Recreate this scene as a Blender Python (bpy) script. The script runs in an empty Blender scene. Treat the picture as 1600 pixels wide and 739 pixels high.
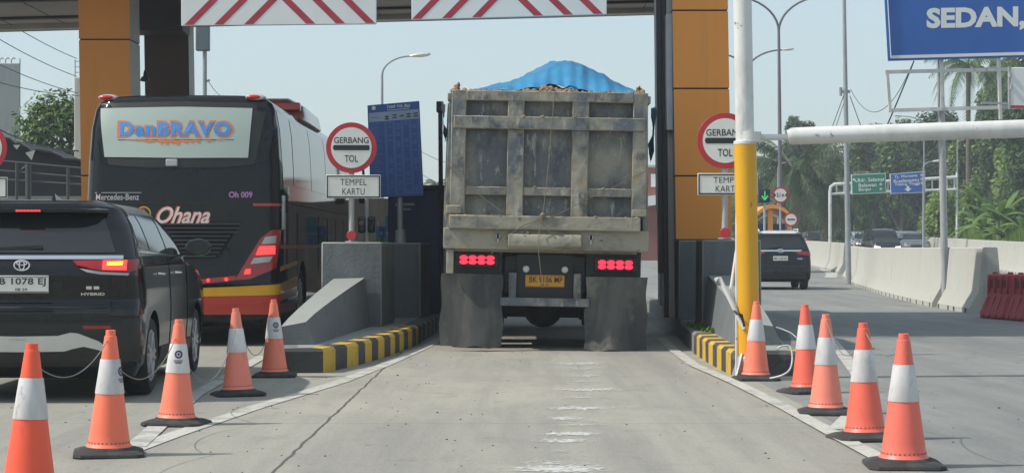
import bpy, bmesh, math, random
from mathutils import Vector, Matrix, noise as mnoise
import numpy as np
R = math.radians
scene = bpy.context.scene
col = scene.collection

# ------------------------------------------------------------------ camera, light, exposure
F, CX, HY, H = 3000.0, 800.0, 388.0, 1.26          # focal length in photo pixels, principal column, horizon row, eye height
cam_d = bpy.data.cameras.new('camera')
cam_d.sensor_width = 36.0
cam_d.lens = 36.0 * F / 1600
cam_d.shift_y = (HY - 369.5) / 1600
cam_d.clip_start = 0.2
cam_d.clip_end = 9000
cam = bpy.data.objects.new('camera', cam_d)
cam.location = (0, 0, H)
cam.rotation_euler = (R(90), 0, 0)
col.objects.link(cam)
scene.camera = cam

SUN_EL, SUN_AZ = 47.0, -98.0                        # azimuth measured from +Y towards +X
world = bpy.data.worlds.new('World')
scene.world = world
world.use_nodes = True
wn = world.node_tree
wn.nodes.clear()
w_out = wn.nodes.new('ShaderNodeOutputWorld')
w_bg = wn.nodes.new('ShaderNodeBackground')
w_sky = wn.nodes.new('ShaderNodeTexSky')
w_sky.sky_type = 'NISHITA'
w_sky.sun_disc = False
w_sky.sun_elevation = R(SUN_EL)
w_sky.sun_rotation = R(SUN_AZ)
w_sky.air_density = 1.0
w_sky.dust_density = 1.5
w_sky.ozone_density = 1.0
w_sky.altitude = 0
w_bg.inputs['Strength'].default_value = 0.12
w_mix = wn.nodes.new('ShaderNodeMix')               # thin bright haze evens the sky out
w_mix.data_type = 'RGBA'
w_mix.inputs['Factor'].default_value = 0.62
w_mix.inputs['B'].default_value = (2.78, 3.36, 3.52, 1)
wn.links.new(w_sky.outputs[0], w_mix.inputs['A'])
wn.links.new(w_mix.outputs['Result'], w_bg.inputs['Color'])
wn.links.new(w_bg.outputs[0], w_out.inputs['Surface'])

sun_d = bpy.data.lights.new('sun', 'SUN')
sun_d.energy = 2.5
sun_d.angle = R(0.8)
sun_d.color = (1.0, 0.945, 0.86)
sun = bpy.data.objects.new('sun', sun_d)
sv = Vector((math.sin(R(SUN_AZ)) * math.cos(R(SUN_EL)), math.cos(R(SUN_AZ)) * math.cos(R(SUN_EL)), math.sin(R(SUN_EL))))
sun.rotation_euler = sv.to_track_quat('Z', 'Y').to_euler()
sun.location = sv * 60
col.objects.link(sun)

scene.view_settings.view_transform = 'Standard'
scene.view_settings.look = 'None'
scene.view_settings.exposure = 0.76
scene.view_settings.gamma = 1.0
scene.view_settings.use_curve_mapping = False
scene.cycles.max_bounces = 6
scene.cycles.transparent_max_bounces = 6
scene.cycles.caustics_reflective = False
scene.cycles.caustics_refractive = False
scene.cycles.use_denoising = True

# ------------------------------------------------------------------ placing helpers
def wp(px, py, d):
    """photo pixel at a known distance -> point in the world"""
    return Vector(((px - CX) * d / F, d, H - (py - HY) * d / F))

def gz(y):
    """height of the ground: level at the toll gate, the road climbs a little beyond it"""
    return 0.0 if y <= 70 else min(1.8, 0.01 * (y - 70))

def gp(px, py):
    """photo pixel -> point on the ground"""
    lo, hi = 2.0, 240.0
    for _ in range(50):
        m = (lo + hi) / 2
        if H - (py - HY) * m / F > gz(m): lo = m
        else: hi = m
    return Vector(((px - CX) * lo / F, lo, gz(lo)))

# ------------------------------------------------------------------ object helpers
def tag(o, label=None, cat=None, group=None, kind=None):
    if label: o['label'] = label
    if cat: o['category'] = cat
    if group: o['group'] = group
    if kind: o['kind'] = kind
    return o

def thing(name, label, cat, loc=(0, 0, 0), rz=0.0, group=None, roll=0.0):
    o = bpy.data.objects.new(name, None)
    o.empty_display_size = 0.2
    o.location = loc
    o.rotation_euler = (0, roll, rz)
    col.objects.link(o)
    return tag(o, label, cat, group)

def dup(root, loc=None, rz=None, label=None, group=None, scale=None):
    def rec(o, parent):
        c = o.copy()
        col.objects.link(c)
        c.parent = parent
        for k in o.children: rec(k, c)
        return c
    r = rec(root, None)
    if loc is not None: r.location = loc
    if rz is not None: r.rotation_euler.z = rz
    if label: r['label'] = label
    if group: r['group'] = group
    if scale: r.scale = scale if not isinstance(scale, (int, float)) else (scale,) * 3
    return r

class MB:
    """collects faces and links them as one mesh object"""
    def __init__(s): s.v, s.f, s.m = [], [], []
    def add(s, vs, fs, mi=0):
        n = len(s.v)
        s.v += [tuple(p) for p in vs]
        for f in fs:
            s.f.append([i + n for i in f]); s.m.append(mi)
    def poly(s, pts, mi=0): s.add(pts, [list(range(len(pts)))], mi)
    def box(s, x0, x1, y0, y1, z0, z1, mi=0):
        s.hexa([(x0, y0, z0), (x1, y0, z0), (x1, y1, z0), (x0, y1, z0)], [(x0, y0, z1), (x1, y0, z1), (x1, y1, z1), (x0, y1, z1)], mi)
    def hexa(s, b, t, mi=0):
        n = len(b)
        s.add(list(b) + list(t), [list(range(n))[::-1], list(range(n, 2 * n))] + [[i, (i + 1) % n, n + (i + 1) % n, n + i] for i in range(n)], mi)
    def bar(s, p0, p1, w, h, mi=0, up=(0, 0, 1)):
        p0, p1 = Vector(p0), Vector(p1)
        a = (p1 - p0).normalized(); u = Vector(up)
        if abs(a.dot(u)) > 0.98: u = Vector((0, 1, 0))
        x = a.cross(u).normalized() * w / 2; z = x.cross(a).normalized() * h / 2
        s.hexa([p0 - x - z, p0 + x - z, p0 + x + z, p0 - x + z], [p1 - x - z, p1 + x - z, p1 + x + z, p1 - x + z], mi)
    def tube(s, pts, r, n=8, mi=0, caps=True):
        pts = [Vector(p) for p in pts]
        if not hasattr(r, '__len__'): r = [r] * len(pts)
        rings = []; prev = None
        for i, p in enumerate(pts):
            a = pts[min(i + 1, len(pts) - 1)] - pts[max(i - 1, 0)]
            a.normalize()
            if prev is None:
                u = Vector((0, 0, 1)) if abs(a.z) < 0.9 else Vector((1, 0, 0))
                x = a.cross(u).normalized()
            else:
                x = (prev - a * prev.dot(a)).normalized()
            prev = x; y = a.cross(x)
            rings.append([p + (x * math.cos(2 * math.pi * k / n) + y * math.sin(2 * math.pi * k / n)) * r[i] for k in range(n)])
        s.loft(rings, mi, caps)
    def loft(s, rings, mi=0, caps=True, closed=True):
        n = len(rings[0]); vs = [p for q in rings for p in q]; fs = []
        for i in range(len(rings) - 1):
            for k in range(n if closed else n - 1):
                k2 = (k + 1) % n
                fs.append([i * n + k, i * n + k2, (i + 1) * n + k2, (i + 1) * n + k])
        if caps and closed: fs += [list(range(n))[::-1], list(range((len(rings) - 1) * n, len(rings) * n))]
        s.add(vs, fs, mi)
    def lathe(s, prof, n=24, o=(0, 0, 0), axis='Z', mi=0, caps=True):
        o = Vector(o); rings = []
        for r, h in prof:
            q = []
            for k in range(n):
                c, t = math.cos(2 * math.pi * k / n) * r, math.sin(2 * math.pi * k / n) * r
                q.append(o + (Vector((c, t, h)) if axis == 'Z' else Vector((h, c, t)) if axis == 'X' else Vector((c, h, t))))
            rings.append(q)
        s.loft(rings, mi, caps)
    def prism(s, poly, axis, a0, a1, mi=0):
        f = {'X': lambda a, p: (a, p[0], p[1]), 'Y': lambda a, p: (p[0], a, p[1]), 'Z': lambda a, p: (p[0], p[1], a)}[axis]
        s.hexa([f(a0, p) for p in poly], [f(a1, p) for p in poly], mi)
    def grid(s, g, mi=0):
        s.loft(g, mi, caps=False, closed=False)
    def build(s, name, mats, parent=None, bevel=0.0, smooth=32, loc=None, fixn=True, seg=2, edge=None):
        me = bpy.data.meshes.new(name)
        me.from_pydata(s.v, [], s.f)
        mats = mats if isinstance(mats, (list, tuple)) else [mats]
        for m in mats: me.materials.append(m)
        me.polygons.foreach_set('material_index', s.m)
        if fixn:
            bm = bmesh.new(); bm.from_mesh(me)
            bmesh.ops.recalc_face_normals(bm, faces=bm.faces)
            bm.to_mesh(me); bm.free()
        if smooth:
            me.polygons.foreach_set('use_smooth', [True] * len(me.polygons))
            me.set_sharp_from_angle(angle=R(smooth))
        me.update()
        o = bpy.data.objects.new(name, me)
        col.objects.link(o)
        if parent is not None: o.parent = parent
        if loc is not None: o.location = loc
        if bevel:
            b = o.modifiers.new('bevel', 'BEVEL')
            b.width = bevel; b.segments = seg; b.limit_method = 'ANGLE'; b.angle_limit = R(40)
            if edge is not None: b.material = edge      # worn, rubbed edges
        return o

def text_geo(s, bold=0.0, shear=0.0, spacing=1.0, res=3):
    c = bpy.data.curves.new('text', 'FONT')
    c.body = s; c.size = 1.0; c.offset = bold; c.shear = shear; c.space_character = spacing
    c.resolution_u = res; c.align_x = 'CENTER'; c.fill_mode = 'FRONT'
    o = bpy.data.objects.new('text', c)
    col.objects.link(o)
    bpy.context.view_layer.update()
    me = bpy.data.meshes.new_from_object(o.evaluated_get(bpy.context.evaluated_depsgraph_get()))
    v = [tuple(p.co) for p in me.vertices]; f = [list(p.vertices) for p in me.polygons]
    bpy.data.objects.remove(o); bpy.data.curves.remove(c); bpy.data.meshes.remove(me)
    return v, f

def text_into(mb, s, x0, x1, z0, z1, fn, mi=0, bold=0.0, shear=0.0, spacing=1.0, like=None):
    """text filling the rectangle x0..x1, z0..z1 of a surface; fn(x, z) -> 3D point"""
    v, f = text_geo(s, bold, shear, spacing)
    ref = text_geo(s, like, shear, spacing)[0] if like is not None else v
    ax, bx = min(p[0] for p in ref), max(p[0] for p in ref)
    ay, by = min(p[1] for p in ref), max(p[1] for p in ref)
    mb.add([fn(x0 + (p[0] - ax) / (bx - ax) * (x1 - x0), z0 + (p[1] - ay) / (by - ay) * (z1 - z0)) for p in v], f, mi)

# ------------------------------------------------------------------ materials
def lin(c):
    return tuple(((x / 255) / 12.92 if x / 255 <= 0.04045 else ((x / 255 + 0.055) / 1.055) ** 2.4) for x in c)

def mat(name, c, rough=0.6, metal=0.0, var=0.12, scale=4.0, bump=0.0, bscale=40.0, coat=0.0, spec=0.5, c2=None, stretch=(1, 1, 1),
        thr=None, emit=0.0, rvar=0.0, trans=0.0, detail=6.0):
    """one material: a base colour broken up by noise, optionally a second colour in worn patches"""
    m = bpy.data.materials.new(name); m.use_nodes = True
    nt = m.node_tree; N, L = nt.nodes, nt.links
    b = N['Principled BSDF']
    b.inputs['Roughness'].default_value = rough; b.inputs['Metallic'].default_value = metal
    b.inputs['Coat Weight'].default_value = coat; b.inputs['Coat Roughness'].default_value = 0.06
    b.inputs['Specular IOR Level'].default_value = spec
    if trans:
        b.inputs['Transmission Weight'].default_value = trans
    tc = N.new('ShaderNodeTexCoord'); mp = N.new('ShaderNodeMapping'); mp.inputs['Scale'].default_value = stretch
    L.new(tc.outputs['Object'], mp.inputs['Vector'])
    nz = N.new('ShaderNodeTexNoise'); nz.inputs['Scale'].default_value = scale; nz.inputs['Detail'].default_value = detail
    nz.inputs['Roughness'].default_value = 0.6
    L.new(mp.outputs[0], nz.inputs['Vector'])
    rp = N.new('ShaderNodeValToRGB')
    L.new(nz.outputs['Fac'], rp.inputs['Fac'])
    if c2 is None:
        rp.color_ramp.elements[0].position = 0.3; rp.color_ramp.elements[1].position = 0.7
        rp.color_ramp.elements[0].color = (*[x * (1 - var) for x in c], 1)
        rp.color_ramp.elements[1].color = (*[min(1, x * (1 + var)) for x in c], 1)
    else:
        t0, t1 = thr or (0.45, 0.62)
        rp.color_ramp.elements[0].position = t0; rp.color_ramp.elements[1].position = t1
        rp.color_ramp.elements[0].color = (*c, 1); rp.color_ramp.elements[1].color = (*c2, 1)
    L.new(rp.outputs[0], b.inputs['Base Color'])
    if emit:
        b.inputs['Emission Color'].default_value = (*c, 1); b.inputs['Emission Strength'].default_value = emit
    if rvar:
        mr = N.new('ShaderNodeMapRange')
        mr.inputs['To Min'].default_value = max(0.02, rough - rvar); mr.inputs['To Max'].default_value = min(1, rough + rvar)
        L.new(nz.outputs['Fac'], mr.inputs['Value']); L.new(mr.outputs[0], b.inputs['Roughness'])
    if bump:
        n2 = N.new('ShaderNodeTexNoise'); n2.inputs['Scale'].default_value = bscale; n2.inputs['Detail'].default_value = 4
        L.new(mp.outputs[0], n2.inputs['Vector'])
        bp = N.new('ShaderNodeBump'); bp.inputs['Strength'].default_value = bump; bp.inputs['Distance'].default_value = 0.02
        L.new(n2.outputs['Fac'], bp.inputs['Height']); L.new(bp.outputs[0], b.inputs['Normal'])
    return m

def layered(name, base, layers, rough=0.8, bump=0.3, bscale=30, metal=0.0, spec=0.5, rand=0.0, bdist=0.02):
    """base colour with noise-masked layers on top: (colour, scale, stretch, lo, hi, strength)"""
    m = bpy.data.materials.new(name); m.use_nodes = True
    nt = m.node_tree; N, L = nt.nodes, nt.links
    b = N['Principled BSDF']; b.inputs['Roughness'].default_value = rough; b.inputs['Metallic'].default_value = metal
    b.inputs['Specular IOR Level'].default_value = spec
    tc = N.new('ShaderNodeTexCoord'); vec = tc.outputs['Object']
    if rand:                                                # every copy gets its own wear and its own fading
        oi = N.new('ShaderNodeObjectInfo'); vm = N.new('ShaderNodeVectorMath'); vm.operation = 'MULTIPLY_ADD'
        L.new(oi.outputs['Random'], vm.inputs[0]); vm.inputs[1].default_value = (37, 53, 71); L.new(vec, vm.inputs[2]); vec = vm.outputs[0]
    cur = None
    for i, (c, sc, st, lo, hi, k) in enumerate(layers):
        mp = N.new('ShaderNodeMapping'); mp.inputs['Scale'].default_value = st; mp.inputs['Location'].default_value = (3.1 * i, 1.7 * i, 5.3 * i)
        L.new(vec, mp.inputs['Vector'])
        nz = N.new('ShaderNodeTexNoise'); nz.inputs['Scale'].default_value = sc; nz.inputs['Detail'].default_value = 8; nz.inputs['Roughness'].default_value = 0.65
        L.new(mp.outputs[0], nz.inputs['Vector'])
        mr = N.new('ShaderNodeMapRange'); mr.inputs['From Min'].default_value = lo; mr.inputs['From Max'].default_value = hi
        mr.inputs['To Max'].default_value = k
        L.new(nz.outputs['Fac'], mr.inputs['Value'])
        mx = N.new('ShaderNodeMix'); mx.data_type = 'RGBA'
        L.new(mr.outputs[0], mx.inputs['Factor'])
        if cur is None: mx.inputs['A'].default_value = (*base, 1)
        else: L.new(cur, mx.inputs['A'])
        mx.inputs['B'].default_value = (*c, 1)
        cur = mx.outputs['Result']
    if rand:
        hs = N.new('ShaderNodeHueSaturation'); mr = N.new('ShaderNodeMapRange'); mr.inputs['To Min'].default_value = 1 - rand; mr.inputs['To Max'].default_value = 1 + rand * .3
        L.new(oi.outputs['Random'], mr.inputs['Value']); L.new(mr.outputs[0], hs.inputs['Value']); L.new(mr.outputs[0], hs.inputs['Saturation']); L.new(cur, hs.inputs['Color']); cur = hs.outputs[0]
    L.new(cur, b.inputs['Base Color'])
    if bump:
        n2 = N.new('ShaderNodeTexNoise'); n2.inputs['Scale'].default_value = bscale; n2.inputs['Detail'].default_value = 5
        L.new(vec, n2.inputs['Vector'])
        bp = N.new('ShaderNodeBump'); bp.inputs['Strength'].default_value = bump; bp.inputs['Distance'].default_value = bdist
        L.new(n2.outputs['Fac'], bp.inputs['Height']); L.new(bp.outputs[0], b.inputs['Normal'])
    return m

def road_mat(name, base, dark, light, joints=None):
    """paving: lengthwise tyre staining, blotches, fine grain, and (concrete only) saw-cut joints"""
    m = layered(name, base, [
        (dark, 1.1, (1.3, 0.06, 1), 0.42, 0.62, 0.8),
        (light, 0.6, (1, 0.35, 1), 0.46, 0.64, 0.75),
        (dark, 2.6, (2.0, 0.10, 1), 0.52, 0.70, 0.55),
        ([x * 0.8 for x in dark], 7, (1, 0.8, 1), 0.60, 0.70, 0.35),
        (dark, 2.4, (1, 0.5, 1), 0.52, 0.68, 0.55),
        ([x * 0.4 for x in dark], 4.0, (1, 0.6, 1), 0.62, 0.72, 0.6),
        (light, 45, (1, 1, 1), 0.48, 0.68, 0.5),
        ([x * 0.6 for x in dark], 60, (1, 1, 1), 0.54, 0.66, 0.5)], rough=0.85, bump=0.25, bscale=70)
    if joints:
        nt = m.node_tree; N, L = nt.nodes, nt.links
        b = N['Principled BSDF']; src = b.inputs['Base Color'].links[0].from_socket
        tc = N.new('ShaderNodeTexCoord'); sp = N.new('ShaderNodeSeparateXYZ'); L.new(tc.outputs['Object'], sp.inputs[0])
        nz = N.new('ShaderNodeTexNoise'); nz.inputs['Scale'].default_value = 2.2; L.new(tc.outputs['Object'], nz.inputs['Vector'])
        def cut(sock, period, width, wob, off=0.0):
            a = N.new('ShaderNodeMath'); a.operation = 'MULTIPLY_ADD'; L.new(nz.outputs['Fac'], a.inputs[0]); a.inputs[1].default_value = wob; L.new(sock, a.inputs[2])
            q = N.new('ShaderNodeMath'); q.operation = 'ADD'; L.new(a.outputs[0], q.inputs[0]); q.inputs[1].default_value = off + 400
            f = N.new('ShaderNodeMath'); f.operation = 'MODULO'; L.new(q.outputs[0], f.inputs[0]); f.inputs[1].default_value = period
            l = N.new('ShaderNodeMath'); l.operation = 'LESS_THAN'; L.new(f.outputs[0], l.inputs[0]); l.inputs[1].default_value = width
            return l.outputs[0]
        c1 = cut(sp.outputs['X'], 4.0, 0.022, 0.05, 1.33)
        c2 = cut(sp.outputs['Y'], 5.0, 0.02, 0.015, 1.2)
        mx0 = N.new('ShaderNodeMath'); mx0.operation = 'MULTIPLY'; L.new(c2, mx0.inputs[0]); mx0.inputs[1].default_value = 0.45
        mxm = N.new('ShaderNodeMath'); mxm.operation = 'MAXIMUM'; L.new(c1, mxm.inputs[0]); L.new(mx0.outputs[0], mxm.inputs[1])
        mx = N.new('ShaderNodeMix'); mx.data_type = 'RGBA'; L.new(mxm.outputs[0], mx.inputs['Factor']); L.new(src, mx.inputs['A'])
        mx.inputs['B'].default_value = (0.085, 0.08, 0.07, 1)
        L.new(mx.outputs['Result'], b.inputs['Base Color'])
    return m

M = {}
M['concrete_road'] = road_mat('concrete_road', (0.315, 0.30, 0.255), (0.215, 0.208, 0.188), (0.385, 0.355, 0.29), joints=True)
M['asphalt'] = road_mat('asphalt', (0.225, 0.228, 0.215), (0.145, 0.148, 0.145), (0.275, 0.27, 0.25))
M['earth'] = layered('earth', (0.10, 0.10, 0.05), [((0.06, 0.09, 0.03), 0.4, (1, 1, 1), 0.4, 0.6, 1.0), ((0.2, 0.17, 0.11), 1.3, (1, 1, 1), 0.55, 0.7, 0.8)])
M['line_white'] = layered('line_white', (0.49, 0.48, 0.43), [((0.3, 0.29, 0.26), 3.0, (1, 1, 1), 0.5, 0.62, 0.9), ((0.26, 0.25, 0.23), 25, (1, 1, 1), 0.52, 0.66, 0.8)], bump=0.0)
M['worn_white'] = layered('worn_white', (0.56, 0.56, 0.53), [((0.36, 0.35, 0.32), 9, (1, 1, 1), 0.5, 0.7, 0.7)], bump=0.0)
M['grey_paint'] = layered('grey_paint', (0.125, 0.140, 0.148), [((0.06, 0.062, 0.064), 1.7, (2.5, 2.5, 0.22), 0.54, 0.70, 0.6), ((0.30, 0.30, 0.29), 16, (1, 1, 1), 0.66, 0.72, 0.7), ((0.20, 0.215, 0.215), 1.6, (1, 1, 0.6), 0.5, 0.8, 0.7), ((0.08, 0.085, 0.085), 6, (1.5, 1.5, 0.3), 0.6, 0.75, 0.6)], rough=0.75)
M['grey_top'] = layered('grey_top', (0.28, 0.29, 0.27), [((0.25, 0.26, 0.25), 2.5, (1, 1, 1), 0.5, 0.75, 0.8), ((0.12, 0.12, 0.11), 12, (1, 1, 1), 0.66, 0.75, 0.7)], rough=0.8)
M['pale_conc'] = layered('pale_conc', (0.405, 0.40, 0.355), [((0.38, 0.37, 0.33), 0.7, (1, 1, 0.35), 0.5, 0.75, 0.6), ((0.20, 0.195, 0.17), 2.2, (1.5, 1.5, 0.16), 0.56, 0.72, 0.6), ((0.16, 0.155, 0.14), 12, (1, 1, 1), 0.66, 0.73, 0.6), ((0.52, 0.51, 0.47), 6, (1, 1, 1), 0.5, 0.8, 0.5)], rough=0.85)
M['kerb_black'] = layered('kerb_black', (0.045, 0.046, 0.048), [((0.18, 0.175, 0.16), 4, (1, 1, 1), 0.53, 0.72, 0.8)], rough=0.7)
M['kerb_yellow'] = layered('kerb_yellow', (0.58, 0.36, 0.035), [((0.25, 0.2, 0.1), 6, (1, 1, 1), 0.55, 0.7, 0.8)], rough=0.7)
M['kerb_grey'] = layered('kerb_grey', (0.20, 0.20, 0.19), [((0.12, 0.12, 0.115), 2, (1, 1, 1), 0.45, 0.7, 0.8), ((0.3, 0.29, 0.27), 9, (1, 1, 1), 0.55, 0.8, 0.6)], rough=0.85)
M['orange'] = layered('orange_panel', (0.86, 0.31, 0.04), [((0.78, 0.28, 0.04), 0.8, (1, 1, 0.25), 0.4, 0.75, 0.8), ((0.50, 0.24, 0.08), 3, (2, 2, 0.12), 0.56, 0.72, 0.4)], rough=0.42, bump=0.0)
M['brown_panel'] = layered('brown_panel', (0.085, 0.048, 0.036), [((0.06, 0.035, 0.028), 1.5, (1, 1, 0.3), 0.4, 0.7, 0.8)], rough=0.5, bump=0.0)
M['pale_panel'] = layered('pale_panel', (0.50, 0.47, 0.44), [((0.36, 0.34, 0.31), 2, (1, 1, 0.3), 0.45, 0.7, 0.7)], rough=0.5, bump=0.0)
M['seam'] = mat('seam', (0.03, 0.02, 0.015), 0.8)
M['dark_frame'] = mat('dark_frame', (0.028, 0.022, 0.022), 0.45, var=0.3)
M['soffit'] = layered('soffit', (0.40, 0.37, 0.35), [((0.31, 0.285, 0.27), 1.0, (0.3, 1, 1), 0.45, 0.75, 0.8)], rough=0.6, bump=0.0)
M['black_beam'] = mat('black_beam', (0.018, 0.018, 0.02), 0.5)
M['sheet_white'] = layered('sheet_white', (0.80, 0.80, 0.78), [((0.64, 0.64, 0.62), 1.5, (1, 1, 0.5), 0.5, 0.8, 0.6)], rough=0.5, bump=0.0)
M['sheet_red'] = mat('sheet_red', (0.42, 0.035, 0.06), 0.5, var=0.15)
M['galv'] = layered('galvanised', (0.42, 0.43, 0.43), [((0.28, 0.29, 0.29), 6, (1, 1, 0.4), 0.45, 0.7, 0.8)], rough=0.5, bump=0.0, metal=0.25)
M['white_pole'] = layered('white_pole', (0.66, 0.66, 0.64), [((0.46, 0.455, 0.43), 1.6, (1, 1, .5), 0.50, 0.66, 0.8), ((0.30, 0.27, 0.22), 4, (1, 1, .3), 0.60, 0.70, 0.6), ((0.13, 0.125, 0.115), 7, (1, 1, 1), 0.64, 0.70, 0.9)], rough=0.45, bump=0.08)
M['yellow'] = layered('yellow_sleeve', (0.72, 0.37, 0.012), [((0.55, 0.27, 0.02), 2, (1, 1, 0.4), 0.48, 0.68, 0.8), ((0.62, 0.42, 0.12), 5, (2, 2, 0.25), 0.58, 0.7, 0.6), ((0.10, 0.08, 0.04), 11, (1, 1, 0.6), 0.66, 0.72, 0.9)], rough=0.42, bump=0.04)
M['sign_white'] = layered('sign_white', (0.78, 0.77, 0.71), [((0.6, 0.59, 0.55), 3, (1, 1, 1), 0.5, 0.75, 0.7)], rough=0.45, bump=0.0)
M['sign_red'] = mat('sign_red', (0.48, 0.03, 0.04), 0.45)
M['sign_black'] = mat('sign_black', (0.018, 0.018, 0.02), 0.5)
M['sign_blue'] = layered('sign_blue', (0.022, 0.115, 0.42), [((0.03, 0.14, 0.46), 0.6, (1, 1, 1), 0.4, 0.7, 0.8)], rough=0.42, bump=0.0)
M['sign_green'] = mat('sign_green', (0.01, 0.22, 0.13), 0.45)
M['navy'] = mat('navy_booth', (0.018, 0.034, 0.12), 0.5, var=0.2)
M['tarif_blue'] = mat('tarif_blue', (0.03, 0.095, 0.33), 0.5, var=0.1)
M['tarif_mid'] = mat('tarif_mid', (0.08, 0.17, 0.42), 0.5, var=0.1)
M['tarif_light'] = mat('tarif_light', (0.32, 0.38, 0.50), 0.5, var=0.1)
M['rubber'] = layered('rubber', (0.028, 0.028, 0.029), [((0.10, 0.097, 0.09), 5, (1, 1, 1), 0.48, 0.75, 0.7)], rough=0.85)
M['tyre'] = layered('tyre', (0.020, 0.020, 0.021), [((0.07, 0.065, 0.06), 8, (1, 1, 1), 0.5, 0.8, 0.6)], rough=0.85)
M['cone'] = layered('cone_orange', (0.95, 0.19, 0.10), [((0.86, 0.23, 0.13), 3, (1, 1, 0.5), 0.45, 0.75, 0.7), ((0.45, 0.14, 0.085), 9, (1, 1, .4), 0.58, 0.72, 0.55), ((0.16, 0.09, 0.07), 22, (1, 1, 1), 0.66, 0.74, 0.7)], rough=0.5, bump=0.06, bscale=8, rand=.10)
M['cone_red'] = layered('cone_red', (0.90, 0.105, 0.045), [((0.86, 0.16, 0.085), 3, (1, 1, 0.5), 0.5, 0.8, 0.7), ((0.45, 0.10, 0.06), 9, (1, 1, .4), 0.58, 0.72, 0.55), ((0.16, 0.08, 0.06), 24, (1, 1, 1), 0.66, 0.74, 0.7)], rough=0.45, bump=0.06, bscale=8, rand=.10)
M['cone_band'] = layered('cone_band', (0.66, 0.64, 0.64), [((0.48, 0.46, 0.45), 6, (1, 1, 0.4), 0.46, 0.66, 0.8), ((0.26, 0.24, 0.22), 16, (1, 1, .6), 0.60, 0.72, 0.75)], rough=0.4, bump=0.1, bscale=10, rand=.12)
M['chain'] = mat('chain', (0.20, 0.19, 0.17), 0.8)
M['rope'] = mat('rope', (0.19, 0.165, 0.12), 0.9)
M['barrier_red'] = layered('barrier_red', (0.40, 0.045, 0.06), [((0.32, 0.09, 0.09), 4, (1, 1, 1), 0.52, 0.75, 0.7)], rough=0.6)
M['wire'] = mat('wire', (0.035, 0.037, 0.04), 0.6)
M['lamp_metal'] = mat('lamp_metal', (0.30, 0.32, 0.33), 0.5, metal=0.2)
M['lamp_violet'] = mat('lamp_violet', (0.14, 0.125, 0.15), 0.5)
M['chrome'] = mat('chrome', (0.75, 0.75, 0.76), 0.12, metal=1.0, var=0.03)
M['silver'] = mat('silver', (0.62, 0.62, 0.60), 0.35, metal=0.25, var=0.08)
# ------------------------------------------------------------------ ground, roads, paint
def strip(name, left, right, m, dz=0.0, kind='structure'):
    """sheet between two polylines of (x, y); follows the ground"""
    mb = MB()
    mb.grid([[(a[0], a[1], gz(a[1]) + dz), (b[0], b[1], gz(b[1]) + dz)] for a, b in zip(left, right)])
    return tag(mb.build(name, m, smooth=0, fixn=False), kind=kind)

ys = [-40, 0, 70, 250, 600, 6000]
strip('ground', [(-3000, y) for y in ys], [(3000, y) for y in ys], M['earth'])
strip('concrete_road', [(-32, y) for y in (-30, 70, 110)], [(2.32, y) for y in (-30, 70, 110)], M['concrete_road'], 0.004)
strip('asphalt_road', [(2.32, y) for y in (-30, 70, 250)], [(a, y) for a, y in ((30, -30), (46, 70), (110, 250))], M['asphalt'], 0.004)

BAND_N = [0]
def band(pts, w, dz=None):
    """painted line of width w along ground points"""
    dz = 0.009 + .0035 * BAND_N[0]; BAND_N[0] = (BAND_N[0] + 1) % 3      # lines that cross never share a plane
    mb = MB(); rows = []
    for i, p in enumerate(pts):
        a = Vector(pts[min(i + 1, len(pts) - 1)]) - Vector(pts[max(i - 1, 0)])
        n = Vector((a.y, -a.x, 0)).normalized() * w / 2
        rows.append([(p[0] - n.x, p[1] - n.y, p[2] + dz), (p[0] + n.x, p[1] + n.y, p[2] + dz)])
    mb.grid(rows)
    return tag(mb.build('lane_line', M['line_white'], smooth=0, fixn=False), kind='structure')
band([gp(205, 705), gp(270, 681), gp(400, 637), gp(530, 598), gp(600, 571), gp(650, 549), gp(690, 530), gp(712, 512)], 0.15)
band([gp(211, 700), gp(260, 655), gp(305, 618), gp(360, 587), gp(412, 557)], 0.14)
band([gp(1034, 530), gp(1052, 548), gp(1085, 572), gp(1150, 600), gp(1230, 640), gp(1310, 684), gp(1390, 727)], 0.13)
band([gp(1296, 528), gp(1318, 556), gp(1340, 584), gp(1352, 610), gp(1340, 640), gp(1310, 672)], 0.15)
band([gp(1288, 420), gp(1300, 428), gp(1298, 434)], 0.5)
# remains of white paint across the lane: one thin sheet, its cover computed at every point and broken up by noise
rng = random.Random(5)
BARS = [(905, 569, 50, 2.2, .8), (915, 577, 30, 1.5, .6), (915, 588, 34, 1.8, .7), (915, 597, 28, 1.5, .6), (925, 610, 62, 1.6, 1.0), (905, 622, 42, 1.6, .6), (905, 639, 54, 2.2, 1.0), (880, 655, 35, 3, .85), (905, 665, 38, 2.0, .6),
        (888, 679, 55, 2.6, 1.05), (878, 690, 42, 3, .95), (862, 706, 30, 2.5, .5), (866, 734, 95, 5, 1.15), (850, 724, 50, 2.5, .6), (735, 735, 12, 1.4, .6)]
nx, ny = 90, 420; g = []; wear = []
WOB = [rng.gauss(0, .55) for _ in range(nx + 1)]
for j in range(ny + 1):
    Y = 10.55 + (21.4 - 10.55) * (j / ny) ** 1.15; row = []
    for i in range(nx + 1):
        X = -.35 + 1.55 * i / nx; row.append((X, Y, 0.0085)); px, py = CX + X * F / Y, HY + H * F / Y
        py += WOB[i]
        w = sum(k * math.exp(-abs((px - cx) / hw) ** 2.4 - ((py - cy) / hy / 1.15) ** 2) for cx, cy, hw, hy, k in BARS)
        wear.append(min(1.2, w + .30 * math.exp(-((px - 900) / 60) ** 2)))
    g.append(row)
mb = MB(); mb.grid(g)
m = mat('worn_white_paint', (0.56, 0.56, 0.53), 0.8, var=.15, scale=9)
nt = m.node_tree; N, L = nt.nodes, nt.links
at = N.new('ShaderNodeAttribute'); at.attribute_name = 'wear'
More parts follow.
